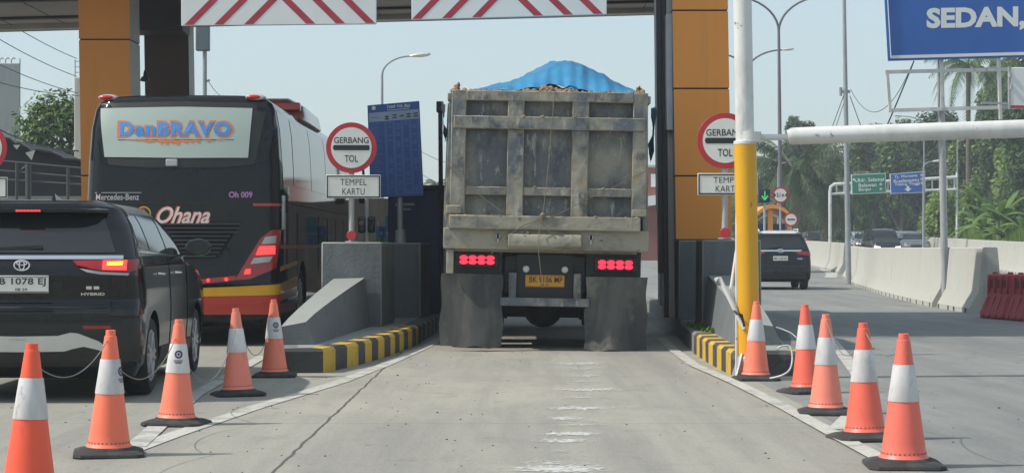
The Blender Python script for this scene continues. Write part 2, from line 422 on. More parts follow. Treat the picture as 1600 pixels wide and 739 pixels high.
tc = N.new('ShaderNodeTexCoord'); mp = N.new('ShaderNodeMapping'); mp.inputs['Scale'].default_value = (1, 1.1, 1); L.new(tc.outputs['Object'], mp.inputs['Vector'])
nz = N.new('ShaderNodeTexNoise'); nz.inputs['Scale'].default_value = 17; nz.inputs['Detail'].default_value = 9; nz.inputs['Roughness'].default_value = .7; L.new(mp.outputs[0], nz.inputs['Vector'])
ma = N.new('ShaderNodeMath'); ma.operation = 'MULTIPLY_ADD'; L.new(at.outputs['Fac'], ma.inputs[0]); ma.inputs[1].default_value = .27; L.new(nz.outputs['Fac'], ma.inputs[2])
mr = N.new('ShaderNodeMapRange'); mr.inputs['From Min'].default_value = .64; mr.inputs['From Max'].default_value = .84; mr.inputs['To Max'].default_value = .92; L.new(ma.outputs[0], mr.inputs['Value'])
L.new(mr.outputs[0], N['Principled BSDF'].inputs['Alpha'])
o = tag(mb.build('worn_paint', m, smooth=0, fixn=False), kind='structure')
o.data.attributes.new('wear', 'FLOAT', 'POINT').data.foreach_set('value', wear)
mb = MB()
for _ in range(420):
    x, y = rng.uniform(-5, 6), 9 + 16 * rng.random() ** 1.3
    r = rng.uniform(.003, .009) * (2.0 if rng.random() < .04 else 1)
    mb.lathe([(r, 0), (r * .8, r * .5), (r * .2, r * .75)], 5, (x, y, 0.004))
tag(mb.build('gravel', M['rubber']), kind='stuff')

# ------------------------------------------------------------------ traffic islands with painted kerbs
def resample(pts, step):
    out = [Vector(pts[0])]
    for a, b in zip(pts, pts[1:]):
        a, b = Vector(a), Vector(b); n = max(1, round((b - a).length / step))
        out += [a.lerp(b, (i + 1) / n) for i in range(n)]
    return out

def island(name, outline, h, colour_of):
    """closed outline of (x, y), counter-clockwise; kerb faces painted piece by piece"""
    mb = MB(); n = len(outline)
    c = 0.03
    ins = []
    for i in range(n):
        a, b, p = Vector(outline[i - 1]), Vector(outline[(i + 1) % n]), Vector(outline[i])
        t = (b - a).normalized(); ins.append(p + Vector((-t.y, t.x)) * c)
    ins2 = []
    for i in range(n):
        a, b, p = Vector(outline[i - 1]), Vector(outline[(i + 1) % n]), Vector(outline[i])
        t = (b - a).normalized(); ins2.append(p + Vector((-t.y, t.x)) * 0.2)
    for i in range(n):
        j = (i + 1) % n; m = colour_of(i, outline[i], outline[j])
        p, q, pi, qi, p2, q2 = outline[i], outline[j], ins[i], ins[j], ins2[i], ins2[j]
        mb.poly([(p[0], p[1], 0), (q[0], q[1], 0), (q[0], q[1], h - c), (p[0], p[1], h - c)], m)
        mb.poly([(p[0], p[1], h - c), (q[0], q[1], h - c), (qi[0], qi[1], h), (pi[0], pi[1], h)], m)
        mb.poly([(pi[0], pi[1], h), (qi[0], qi[1], h), (q2[0], q2[1], h + .002), (p2[0], p2[1], h + .002)], m if m else 0)
    mb.poly([(p[0], p[1], h + .002) for p in ins2], 3)
    return tag(mb.build(name, [M['kerb_grey'], M['kerb_black'], M['kerb_yellow'], M['grey_top']], smooth=0), kind='structure')

KH = 0.25
# island between the bus lane and the truck lane: front, right side, far end, left side
right_side = [gp(505, 583), gp(560, 571), gp(610, 556), gp(650, 540), gp(686, 517)]
rs = [(p.x, p.y) for p in resample(right_side, 0.40)] + [(-1.12, 33), (-1.1, 36), (-1.1, 40)]
left_pts = [(-2.85, 40), (-2.85, 27), (-2.62, 22), (-2.42, 19.9), (-2.32, 19.35)]
out_l = rs + left_pts
def col_l(i, p, q):
    if i == len(out_l) - 1: return 1
    if i < len(rs) - 1 and p[1] < 25: return 2 if i % 2 == 0 else 1
    if i < len(rs) - 1 and p[1] < 32: return 1 if i % 2 else 0
    return 0
island('traffic_island', out_l, KH, col_l)
# island right of the truck lane
lside = [(2.72, 40), (2.68, 33), (2.42, 28.5), (2.26, 25.0), (2.18, 23.0), (2.15, 21.0), (2.17, 19.05)]
ls = [(p.x, p.y) for p in resample([Vector(p) for p in lside], 0.42)]
out_r = ls + [(2.34, 18.85), (2.80, 18.85), (2.95, 19.1), (3.15, 21), (3.5, 25), (3.9, 29), (4.0, 40)]
def col_r(i, p, q):
    if len(ls) - 1 <= i <= len(ls): return 1
    if i == len(ls) + 1: return 2
    if i < len(ls) and p[1] < 23.3: return 2 if (len(ls) - i) % 2 == 0 else 1
    if i > len(ls): return 1 if i % 2 else 0
    return 0
island('traffic_island', out_r, KH, col_r)

# ------------------------------------------------------------------ toll gate: roof on pillars
LEAN = -0.016
roof_z = lambda x: 5.62 + 0.026 * (x + 5)
gate = thing('toll_gate', 'toll plaza roof on orange clad pillars spanning the truck and bus lanes', 'toll gate', (0, 0, 0))
mb = MB()
XL, XR, Y0, Y1 = -26.0, 4.0, 26.7, 37.0
mb.hexa([(XL, Y0, roof_z(XL)), (XR, Y0, roof_z(XR)), (XR, Y1, roof_z(XR)), (XL, Y1, roof_z(XL))],
        [(XL, Y0, roof_z(XL) + .9), (XR, Y0, roof_z(XR) + .9), (XR, Y1, roof_z(XR) + .9), (XL, Y1, roof_z(XL) + .9)])
mb.build('roof', M['soffit'], gate)
mb = MB()
for k in range(30):
    x = XL + .5 + k
    if x < XR - .2: mb.bar((x, Y0 + .2, roof_z(x) - .002), (x, Y1 - .2, roof_z(x) - .002), .02, .012)
for y in (28, 30.5, 33, 35.4):
    mb.bar((XL + .1, y, roof_z(XL + .1) - .02), (XR - .1, y, roof_z(XR - .1) - .02), .18, .05)
mb.build('soffit_ribs', M['black_beam'], gate)
mb = MB()
mb.bar((XL, 36.9, roof_z(XL) - .0), (XR - .2, 36.9, roof_z(XR - .2) - .0), .12, .16)
mb.build('edge_beam', M['black_beam'], gate)
mb = MB()
mb.bar((XL, 36.6, roof_z(XL) + .06), (2.9, 36.6, roof_z(2.9) + .06), .3, .30)
mb.build('back_beam', M['pale_panel'], gate)

def pillar(x, y, w, dp, z0, front, side, base_h, seams, side_seams=True):
    """square clad column leaning very slightly, seams between its sheets"""
    mb = MB(); zt = roof_z(x) + .1
    sh = lambda z: LEAN * (z - 1.4)
    q = lambda z, e=0: [(x - w / 2 - e + sh(z), y - dp / 2 - e, z), (x + w / 2 + e + sh(z), y - dp / 2 - e, z), (x + w / 2 + e + sh(z), y + dp / 2 + e, z), (x - w / 2 - e + sh(z), y + dp / 2 + e, z)]
    zs = [z0] + seams + [zt]
    for a, b in zip(zs, zs[1:]):
        lo, hi = q(a + .012), q(b - .012)
        for i, mi in enumerate((0, 1, 0, 1)):
            mb.poly([lo[i], lo[(i + 1) % 4], hi[(i + 1) % 4], hi[i]], mi)
        mb.poly(lo[::-1], 0); mb.poly(hi, 0)
    p = mb.build('pillar', [front, side], gate, smooth=0)
    s = MB()
    s.hexa(q(z0 + .005, -.015), q(zt, -.015))
    s.build('joint_core', M['seam'], p, smooth=0)
    if base_h:
        b = MB(); b.box(x - w / 2 - .04, x + w / 2 + .04, y - dp / 2 - .04, y + dp / 2 + .04, KH, base_h)
        b.build('plinth', M['grey_paint'], p, bevel=.02)
    return p
pillar(-6.34, 30.5, 0.80, 0.80, 1.38, M['orange'], M['pale_panel'], 1.38, [2.4, 4.53])
pillar(-6.19, 35.0, 0.80, 0.60, 1.38, M['brown_panel'], M['pale_panel'], 1.38, [2.45, 3.65])
pillar(2.73, 27.7, 0.79, 0.78, 1.38, M['orange'], M['pale_panel'], None, [2.29, 3.53, 4.64])
pillar(3.06, 34.2, 0.80, 0.50, 1.38, M['brown_panel'], M['pale_panel'], 1.38, [2.45, 3.65])
mb = MB(); mb.box(-6.62, -5.70, 33.2, 34.0, 5.02, 5.75); mb.build('beam_bracket', M['black_beam'], gate, bevel=.02)
# dark steel channel and lighter strips on the lane side of the right pillar
mb = MB()
sh = lambda z: LEAN * .55 * (z - 1.4)
for (xa, xb, ya, yb, mi, za, zb) in [(2.36, 2.45, 28.98, 29.35, 1, .26, 5.8), (2.29, 2.35, 29.0, 29.3, 0, .26, 5.8), (2.215, 2.285, 29.05, 29.25, 0, .9, 5.8), (2.19, 2.21, 29.05, 29.2, 2, 1.8, 5.8),
                                     (2.33, 2.42, 28.7, 28.96, 2, 2.95, 4.6)]:
    k_ = 27.7 / 29; xa, xb, ya, yb = xa * k_, xb * k_, ya * k_, yb * k_; zb = 5.7 if zb > 5 else zb
    mb.hexa([(xa + sh(za), ya, za), (xb + sh(za), ya, za), (xb + sh(za), yb, za), (xa + sh(za), yb, za)], [(xa + sh(zb), ya, zb), (xb + sh(zb), ya, zb), (xb + sh(zb), yb, zb), (xa + sh(zb), yb, zb)], mi)
mb.build('steel_channel', [M['dark_frame'], M['pale_panel'], M['galv']], gate, smooth=0)

# striped height panels hung under the roof
def height_panel(px0, px1, pyb, slope, apex, label):
    d = 26.45; s = d / F
    x0, x1 = (px0 - CX) * s, (px1 - CX) * s
    t = thing('clearance_sign', label, 'clearance sign', ((x0 + x1) / 2, d, 4.32), 0, 'striped panels under the toll roof')
    w = (x1 - x0) / 2; zb = H - (pyb - HY) * s - 4.32; zt = zb + .48; sl = slope
    mb = MB(); f = lambda x, z: z + sl * x
    mb.hexa([(-w, 0, f(-w, zb)), (w, 0, f(w, zb)), (w, .06, f(w, zb)), (-w, .06, f(-w, zb))], [(-w, 0, f(-w, zt)), (w, 0, f(w, zt)), (w, .06, f(w, zt)), (-w, .06, f(-w, zt))])
    mb.build('board', M['sheet_white'], t, bevel=.008)
    mb = MB(); h = .355; a = (apex - (px0 + px1) / 2) * s; cl = lambda x: max(-w, min(w, x))
    for sgn in (-1, 1):
        for k in range(4):
            top = a + sgn * (.02 + k * .412); bot = top + sgn * .345
            pts = [(top, zb + h), (top + sgn * .125, zb + h), (bot + sgn * .125, zb + .012), (bot, zb + .012)]
            if all(-w <= p[0] <= w for p in pts):
                mb.poly([(p[0], -.003, f(p[0], p[1])) for p in pts])
    mb.build('stripes', M['sheet_red'], t, smooth=0, fixn=False)
    mb = MB()
    for x in (-w * .6, w * .6): mb.bar((x, .03, zt - .02), (x, .03, roof_z((x0 + x1) / 2) + .5 - 4.32), .06, .04); mb.bar((x, .03, roof_z((x0 + x1) / 2) + .45 - 4.32), (x, .3, roof_z((x0 + x1) / 2) + .45 - 4.32), .06, .04)
    mb.build('hanger', M['black_beam'], t)
height_panel(283, 588, 39.5, .010, 437, 'red and white chevron height panel over the bus lane')
height_panel(643, 948, 27.5, .028, 793, 'red and white chevron height panel above the dump truck')

# ------------------------------------------------------------------ concrete blocks on the islands
def block(name, label, q, z1, group=None, m='grey_paint', slope=0.02):
    """upright concrete block: four ground corners and a height, top slightly smaller"""
    c = sum((Vector((*p, 0)) for p in q), Vector()) / 4
    t = thing(name, label, 'concrete block', (c.x, c.y, KH), 0, group)
    mb = MB()
    mb.hexa([(p[0] - c.x, p[1] - c.y, 0.0) for p in q], [((p[0] - c.x) * (1 - slope), (p[1] - c.y) * (1 - slope), z1 - KH) for p in q])
    mb.build('block', [M[m], M['grey_top']], t, bevel=.018, edge=1)
    return t
block('guard_block', 'grey painted concrete block behind the sloping nose beside the bus', [(-2.47, 24.8), (-1.68, 24.8), (-1.60, 26.2), (-2.5, 26.2)], 1.34)
block('guard_block', 'dark grey concrete block carrying the blue tariff board', [(-1.9, 28.0), (-1.33, 28.0), (-1.24, 29.2), (-2.0, 29.2)], 1.34)
block('guard_block', 'dark grey concrete block behind the yellow pole holding the right round sign', [(2.47, 25.0), (3.25, 25.0), (3.35, 26.4), (2.52, 26.4)], 1.37)
block('guard_block', 'grey concrete base under the right orange pillar', [(2.36, 27.24), (3.16, 27.24), (3.16, 28.3), (2.36, 28.3)], 1.375)

def nose(label, x0f, x1f, yf, x0b, x1b, yb, zfl, zfr, zb, ridge):
    """crash nose: a ramp that rises away from the camera, sunlight put into its lighter top colour, grey flanks"""
    t = thing('crash_nose', label, 'crash nose', ((x0f + x1f) / 2, yf, KH))
    ox, oy = (x0f + x1f) / 2, yf
    mb = MB(); n = 8; L_, R_ = [], []
    for i in range(n + 1):
        u = i / n; y = yf + (yb - yf) * u - oy
        e = u ** .85
        flare = .10 * (1 - u * .3)
        xl, xr = x0f + (x0b - x0f) * u - ox, x1f + (x1b - x1f) * u - ox
        zl, zr = zfl + (zb - zfl) * e, zfr + (zb + ridge - zfr) * e
        L_.append([(xl - flare, y, 0), (xl, y, zl)]); R_.append([(xr + flare, y, 0), (xr, y, zr)])
    for i in range(n):
        a, b, c, d = L_[i], L_[i + 1], R_[i], R_[i + 1]
        mb.poly([a[0], b[0], b[1], a[1]], 0); mb.poly([c[0], c[1], d[1], d[0]], 0)
        mb.poly([a[1], b[1], d[1], c[1]], 1)  # upward face gets a lighter material, standing in for sun and sky
    mb.poly([L_[0][0], L_[0][1], R_[0][1], R_[0][0]], 0); mb.poly([L_[n][0], R_[n][0], R_[n][1], L_[n][1]], 0)
    mb.build('ramp', [M['grey_paint'], M['grey_top']], t, smooth=20)
nose('grey concrete crash nose ramping up beside the bus, sloping top coloured as sunlit', -2.42, -2.16, 20.1, -2.30, -1.90, 24.78, .19, .24, .62, .01)
nose('grey concrete crash nose behind the yellow pole on the right island', 2.42, 2.72, 20.0, 2.55, 2.95, 24.98, .24, .20, .66, .0)

# booths
def booth(label, x0, x1, y0, y1, z1, win):
    t = thing('toll_booth', label, 'toll booth', ((x0 + x1) / 2, y0, KH))
    w = (x1 - x0) / 2; d = y1 - y0
    mb = MB(); mb.box(-w, w, 0, d, 0, z1 - KH); mb.build('wall', M['navy'], t, bevel=.02)
    mb = MB(); mb.box(-w - .04, w + .04, -.05, d + .05, z1 - KH + .002, z1 - KH + .07); mb.build('roof', M['black_beam'], t, bevel=.01)
    for sx in (-1, 1):
        mb = MB(); x = sx * (w + .004)
        mb.poly([(x, .4, .75), (x, d - .4, .75), (x, d - .4, 1.6), (x, .4, 1.6)])
        mb.build('window', M['glass'], t, smooth=0)
    mb = MB(); mb.box(-w + .12, -w + .42, -.012, -.002, z1 - KH - .25, z1 - KH - .21); mb.box(-w + .18, -w + .36, -.012, -.002, z1 - KH - .32, z1 - KH - .29)
    mb.build('name_plate', M['galv'], t)
M['glass'] = mat('dark_glass', (0.016, 0.018, 0.020), 0.06, var=0.05, spec=0.7)
booth('dark navy toll booth between the bus and the dump truck', -1.95, -1.08, 30.2, 33.6, 2.18, True)
booth('dark toll booth far inside the right island behind the brown pillar', 2.95, 3.9, 35.2, 38.5, 2.5, True)
# ------------------------------------------------------------------ signs at the gate
def gate_sign(label, px, py, d, plate, ball_py, rz=0.0, scribble=False, pz=None):
    s = d / F
    c = wp(px, py, d); r = 0.325
    t = thing('toll_sign', label, 'road sign', (c.x, d, pz or 1.35), rz, 'round toll signs on the islands')
    zc = c.z - t.location.z
    mb = MB(); mb.tube([(0, .05, -.0), (-LEAN * 0, .05, zc + .2)], .035, 12)
    mb.lathe([(.08, 0), (.08, .012)], 14, (0, .05, 0)); mb.build('post', M['galv'], t)
    mb = MB(); mb.lathe([(r, 0), (r, .012)], 48, (0, 0, zc), 'Y'); mb.build('disc', M['sign_red'], t, bevel=.003)
    mb = MB(); mb.lathe([(r * .80, -.003), (r * .80, .004)], 48, (0, 0, zc), 'Y'); face = mb.build('face', M['sign_white'], t)
    fn = lambda x, z: (x, -.0055, z)
    mb = MB()
    text_into(mb, 'GERBANG', -.222, .222, zc + .055, zc + .135, fn, bold=.012)
    mb.build('lettering', M['sign_black'], t, smooth=0, fixn=False); mb = MB()
    text_into(mb, 'TOL', -.085, .085, zc - .185, zc - .095, fn, bold=.012)
    mb.build('lettering', M['sign_black'], t, smooth=0, fixn=False)
    mb = MB(); h = .033
    pts = [(.215 * sx + .02 * math.cos(a) * sx, zc - .0 + h * math.sin(a)) for sx, a0 in ((1, -90), (-1, 90)) for a in [R(a0 + sx * k * 22.5) if sx > 0 else R(a0 - k * 22.5) for k in range(9)]]
    mb.prism(pts, 'Y', -.006, -.001); mb.build('bar', M['sign_black'], t, smooth=0)
    x0, x1, z0, z1 = plate
    mb = MB(); mb.box(x0, x1, .0, .012, z0, z1); pl = mb.build('plate', M['sign_white'], t, bevel=.01)
    mb = MB(); b = .016
    mb.box(x0 + .008, x1 - .008, -.004, -.001, z1 - .008 - b, z1 - .008); mb.box(x0 + .008, x1 - .008, -.004, -.001, z0 + .008, z0 + .008 + b)
    mb.box(x0 + .008, x0 + .008 + b, -.004, -.001, z0 + .008 + b, z1 - .008 - b); mb.box(x1 - .008 - b, x1 - .008, -.004, -.001, z0 + .008 + b, z1 - .008 - b)
    mb.build('plate_border', M['sign_black'], pl, smooth=0)
    mb = MB(); m = (x0 + x1) / 2; hh = (z1 - z0)
    text_into(mb, 'TEMPEL', m - .165, m + .17, z0 + hh * .56, z0 + hh * .82, lambda x, z: (x, -.003, z), bold=0, spacing=1.06)
    text_into(mb, 'KARTU', m - .14, m + .145, z0 + hh * .15, z0 + hh * .43, lambda x, z: (x, -.003, z), bold=0, spacing=1.06)
    mb.build('plate_lettering', M['sign_black'], pl, smooth=0, fixn=False)
    zb = H - (ball_py - HY) * s - t.location.z
    mb = MB(); mb.lathe([(.062, 0), (.062, .02)], 24, (0, -.0, zb), 'Y'); mb.build('reflector', M['reflector'], t, bevel=.004)
    return t
M['reflector'] = mat('reflector', (0.55, 0.035, 0.05), 0.3)
gate_sign('round red and white toll sign with card plate between bus and dump truck', 549, 231, 24.6, (-.325, .375, 2.21 - 1.345 - .405 + .10, 2.21 - 1.345 - .405 + .40), 368, R(2), pz=1.34)
gate_sign('round red and white toll sign partly hidden by the yellow pole', 1133, 220, 22.4, (-.32, .38, .51, .765), 364, R(-1), pz=1.37)
# third one, at the left edge of the picture
gate_sign('round red and white toll sign cut by the left edge of the picture', -29, 231, 24.6, (-.31, .33, .56, .83), 368, R(2), pz=1.34)
block('guard_block', 'grey concrete block on the far side of the dark SUV', [(-7.3, 24.8), (-6.4, 24.8), (-6.4, 26.2), (-7.3, 26.2)], 1.34)

# tariff board
t = thing('tariff_board', 'tall blue tariff table board leaning on a post beside the dump truck', 'notice board', (-1.63, 28.4, 1.34), 0)
d = 28.4; s = d / F
def tb(u, v, dy=0.0):
    """board coordinates, u 0..1 across and v 0..1 down, on the slightly tilted board"""
    a, b, c_, e = (574, 165), (655, 158), (662, 306), (579, 309)
    top = (a[0] + (b[0] - a[0]) * u, a[1] + (b[1] - a[1]) * u); bot = (e[0] + (c_[0] - e[0]) * u, e[1] + (c_[1] - e[1]) * u)
    p = wp(top[0] + (bot[0] - top[0]) * v, top[1] + (bot[1] - top[1]) * v, d)
    return (p.x + 1.63, dy, p.z - 1.34)
mb = MB(); mb.hexa([tb(0, 1, 0), tb(1, 1, 0), tb(1, 1, .04), tb(0, 1, .04)], [tb(0, 0, 0), tb(1, 0, 0), tb(1, 0, .04), tb(0, 0, .04)])
brd = mb.build('board', M['tarif_blue'], t, bevel=.005)
mb = MB(); fr = lambda u0, u1, v0, v1, y0=-.004: mb.poly([tb(u0, v1, y0), tb(u1, v1, y0), tb(u1, v0, y0), tb(u0, v0, y0)])
fr(.02, .98, .085, .185)
mb.build('heading_band', M['tarif_light'], t, smooth=0, fixn=False)
mb = MB(); rr = random.Random(3)
for r_ in range(33):
    v = .195 + r_ * .0237
    u = .31
    for k in range(9):
        wcell = .058 if k % 2 == 0 else .082
        if k % 2 == 0 or rr.random() < .5: fr(u, u + wcell * .9, v, v + .0165)
        u += wcell + .008
mb.build('table_cells', M['tarif_mid'], t, smooth=0, fixn=False)
mb = MB()
for r_ in range(33):
    v = .198 + r_ * .0237
    fr(.03, .03 + rr.uniform(.12, .25), v + .002, v + .0105, -.0045)
    u = .315
    for k in range(5):
        fr(u, u + .035, v + .003, v + .0095, -.006); u += .156
mb.build('table_rows', mat('tarif_soft', (0.10, 0.19, 0.40), .5), t, smooth=0, fixn=False)
mb = MB(); text_into(mb, 'TARIF TOL (Rp)', .37, .82, .062, .022, lambda x, z: tb(x, z, -.004), bold=.02)
fr(.38, .8, .068, .073); mb.lathe([(.03, -.004), (.03, -.002)], 16, (tb(.12, .035)[0], 0, tb(.12, .035)[2]), 'Y')
mb.build('title', M['sign_white'], t, smooth=0, fixn=False)
for k in range(5):
    mb = MB(); u = .33 + k * .135
    if k == 0: fr(u, u + .07, .13, .148, -.006); fr(u, u + .07, .155, .172, -.006)
    else:
        for v in ((.125, .152) if k != 2 else (.14,)): fr(u, u + .09, v, v + .010, -.006); fr(u + .03, u + .085, v - .006, v, -.006)
    mb.build('vehicle_icon', M['sign_black'], t, smooth=0, fixn=False)
mb = MB(); text_into(mb, 'Gerbang', .06, .22, .15, .132, lambda x, z: tb(x, z, -.006)); mb.build('heading_lettering', M['sign_black'], t, smooth=0, fixn=False)
mb = MB(); p0 = wp(625, 385, d); mb.tube([(p0.x + 1.63, .09, 0), (p0.x + 1.63 - .02, .09, 2.0)], .045, 12); mb.lathe([(.09, 0), (.075, .18), (.05, .2)], 12, (p0.x + 1.63, .09, 0))
mb.build('post', M['galv'], t)

# round-faced camera post left of the truck, and the twin lamp heads by the bus
t = thing('camera_post', 'thin black camera post standing left of the dump truck', 'camera post', (-1.24, 30.0, KH))
mb = MB(); mb.tube([(.14, 0, 0), (.12, 0, 3.2)], .036, 10); mb.build('post', M['dark_frame'], t)
mb = MB(); mb.box(.06, .17, -.08, .1, 3.13, 3.3); mb.lathe([(.05, -.10), (.045, -.07)], 12, (.115, 0, 3.22), 'Y'); mb.build('camera_head', M['sign_black'], t, bevel=.02)
t = thing('lane_reader', 'small black double headed card reader on a thin post behind the round sign', 'card reader', tuple(wp(573, 388, 26.4)))
t.location.z = KH
mb = MB(); mb.tube([(0, 0, 0), (0, 0, 1.9)], .03, 10); mb.build('post', M['galv'], t)
for x in (-.065, .065):
    mb = MB(); mb.box(x - .052, x + .052, -.06, .06, 1.22, 1.45); h = mb.build('reader_head', M['sign_black'], t, bevel=.03)
    mb = MB(); mb.lathe([(.035, -.068), (.03, -.062)], 14, (x, 0, 1.36), 'Y'); mb.build('lens', M['glass'], h)
# wall and poster glimpsed beyond the reader
t = thing('site_wall', 'weathered brown boarding seen beyond the round toll sign', 'wall', (-3.2, 42, 0))
mb = MB(); mb.box(-.7, 2.7, 0, .1, 0, 2.35); mb.build('boards', layered('boarding', (.06, .05, .045), [((.12, .11, .10), 3, (1, 1, .2), .45, .7, .8)]), t)  # widened out of view and kept dark so the coach's side reflects it
t = thing('blue_banner', 'small turquoise and blue banner showing between the signs', 'banner', tuple(wp(603, 362, 36)))
mb = MB()
def ban(x0, x1, z0, z1, mi):
    n = 8; mb.grid([[(x0 + (x1 - x0) * i / n, .02 * math.sin(i * 1.3) - .003 * mi, z) for i in range(n + 1)] for z in (z0, (z0 + z1) / 2, z1)], mi)
ban(-.17, .2, -.26, .1, 0); ban(-.02, .2, .06, .28, 1); ban(-.15, .1, -.2, -.12, 2); ban(-.1, .16, -.06, .0, 3)
mb.build('cloth', [mat('banner_blue', (.10, .28, .55), .7), mat('banner_teal', (.06, .42, .42), .7), mat('banner_green', (.12, .4, .12), .7), mat('banner_pale', (.4, .5, .6), .7)], t, fixn=False)
mb = MB(); mb.tube([(-.17, .03, -1.1), (-.17, .03, .2)], .02, 8); mb.tube([(.2, .03, -1.1), (.2, .03, .3)], .02, 8); mb.build('frame', M['galv'], t)

# ------------------------------------------------------------------ height barrier: white pole with yellow sleeve and a long white arm
t = thing('height_barrier', 'tall white pole in a yellow sleeve with a long white horizontal arm', 'height barrier', (2.30, 18.60, 0))
top = Vector((-.115, 0, 6.2))
P = lambda z: top * (z / 6.2)
mb = MB(); mb.tube([P(2.2), P(6.2)], .090, 24); mb.build('post', M['white_pole'], t)
mb = MB(); mb.tube([P(.16), P(2.265)], .108, 28); sl = mb.build('sleeve', M['yellow'], t)
mb = MB(); mb.box(-.135, -.113, -.03, .03, .0, 2.26); mb.tube([P(2.262), P(2.30)], .112, 28); mb.build('highlight_and_collar', M['white_pole'], t, bevel=.006)  # white strip imitates the highlight along the sleeve's left edge; collar above
mb = MB()
mb.lathe([(.19, 0), (.19, .03)], 20)
for k in range(4):
    a = R(45 + 90 * k); c, s_ = math.cos(a), math.sin(a)
    mb.hexa([(c * .1 - s_ * .01, s_ * .1 + c * .01, .03), (c * .1 + s_ * .01, s_ * .1 - c * .01, .03), (c * .21 + s_ * .01, s_ * .21 - c * .01, .03), (c * .21 - s_ * .01, s_ * .21 + c * .01, .03)],
            [(c * .1 - s_ * .01, s_ * .1 + c * .01, .25), (c * .1 + s_ * .01, s_ * .1 - c * .01, .25), (c * .12 + s_ * .01, s_ * .12 - c * .01, .25), (c * .12 - s_ * .01, s_ * .12 + c * .01, .25)])
mb.lathe([(.12, .03), (.125, .2), (.115, .22)], 20); mb.build('foot', M['galv'], t)
mb = MB(); z0 = 2.335
mb.tube([(0, 0, z0), (.42, 0, z0 + .0)], .03, 12); mb.tube([(.37, 0, z0), (.41, 0, z0 + .01), (3.2, .0, z0 + .10), (6.5, .05, z0 + .19)], [.070, .083, .088, .092], 24)
mb.tube([(-.0, 0, z0 - .05), (0, 0, z0 + .05)], .115, 20); mb.build('arm', M['white_pole'], t)
# broken white tube arms leaning on the pole, loose cable on the kerb
t = thing('broken_barrier_arm', 'bent white tube of a broken barrier arm leaning on the yellow pole', 'barrier arm', (2.0, 18.62, 0))
a0 = wp(1124, 434, 18.62); a1 = wp(1163, 514, 18.50); b0 = wp(1152, 385, 18.8); b1 = wp(1142, 452, 18.66)
off = Vector((2.0, 18.62, 0))
mb = MB(); mb.tube([wp(1118, 437, 18.6) - off, a0 - off, a1 - off], .021, 10); mb.build('lower_tube', M['white_pole'], t)
mb = MB(); mb.tube([b0 - off, b1 - off, wp(1150, 482, 18.62) - off], .017, 10); mb.build('upper_tube', M['white_pole'], t)
mb = MB()
for k in range(3): mb.tube([wp(1147 + k * 2, 486 + 2 * k, 18.5) - off, wp(1155 + 2 * k, 490 + k, 18.42) - off, wp(1161 + k, 500 + 5 * k, 18.44) - off], .012, 6)
mb.build('binding', M['sign_black'], t)
def cable(name, label, pts, r, m, cat, n=6, group=None):
    o = Vector(pts[0]); mb = MB()
    P_ = [Vector(p) - o for p in pts]; out = []
    for i in range(len(P_) - 1):                                    # Catmull-Rom through the points
        p0, p1, p2, p3 = P_[max(i - 1, 0)], P_[i], P_[i + 1], P_[min(i + 2, len(P_) - 1)]
        for k in range(6):
            u = k / 6
            out.append(.5 * (2 * p1 + (p2 - p0) * u + (2 * p0 - 5 * p1 + 4 * p2 - p3) * u * u + (3 * p1 - p0 - 3 * p2 + p3) * u ** 3))
    out.append(P_[-1]); mb.tube(out, r, n)
    return tag(mb.build(name, m, loc=o), label, cat, group)
cable('conduit_pipe', 'white bent conduit pipe looping over the black kerb end', [wp(1214, 546, 18.3), wp(1220, 541, 18.3), wp(1234, 541, 18.2), wp(1238, 560, 18.0), wp(1234, 577, 17.95), wp(1222, 586, 17.95), wp(1203, 591, 18.0)], .009, M['galv'], 'pipe', 10)
cable('loose_rope', 'dirty white rope trailing from the right crash nose to the kerb', [wp(1213, 511, 19.4), wp(1222, 514, 19.2), wp(1236, 520, 19.0), wp(1246, 529, 18.8), wp(1252, 534, 18.6)], .007, M['galv'], 'rope')

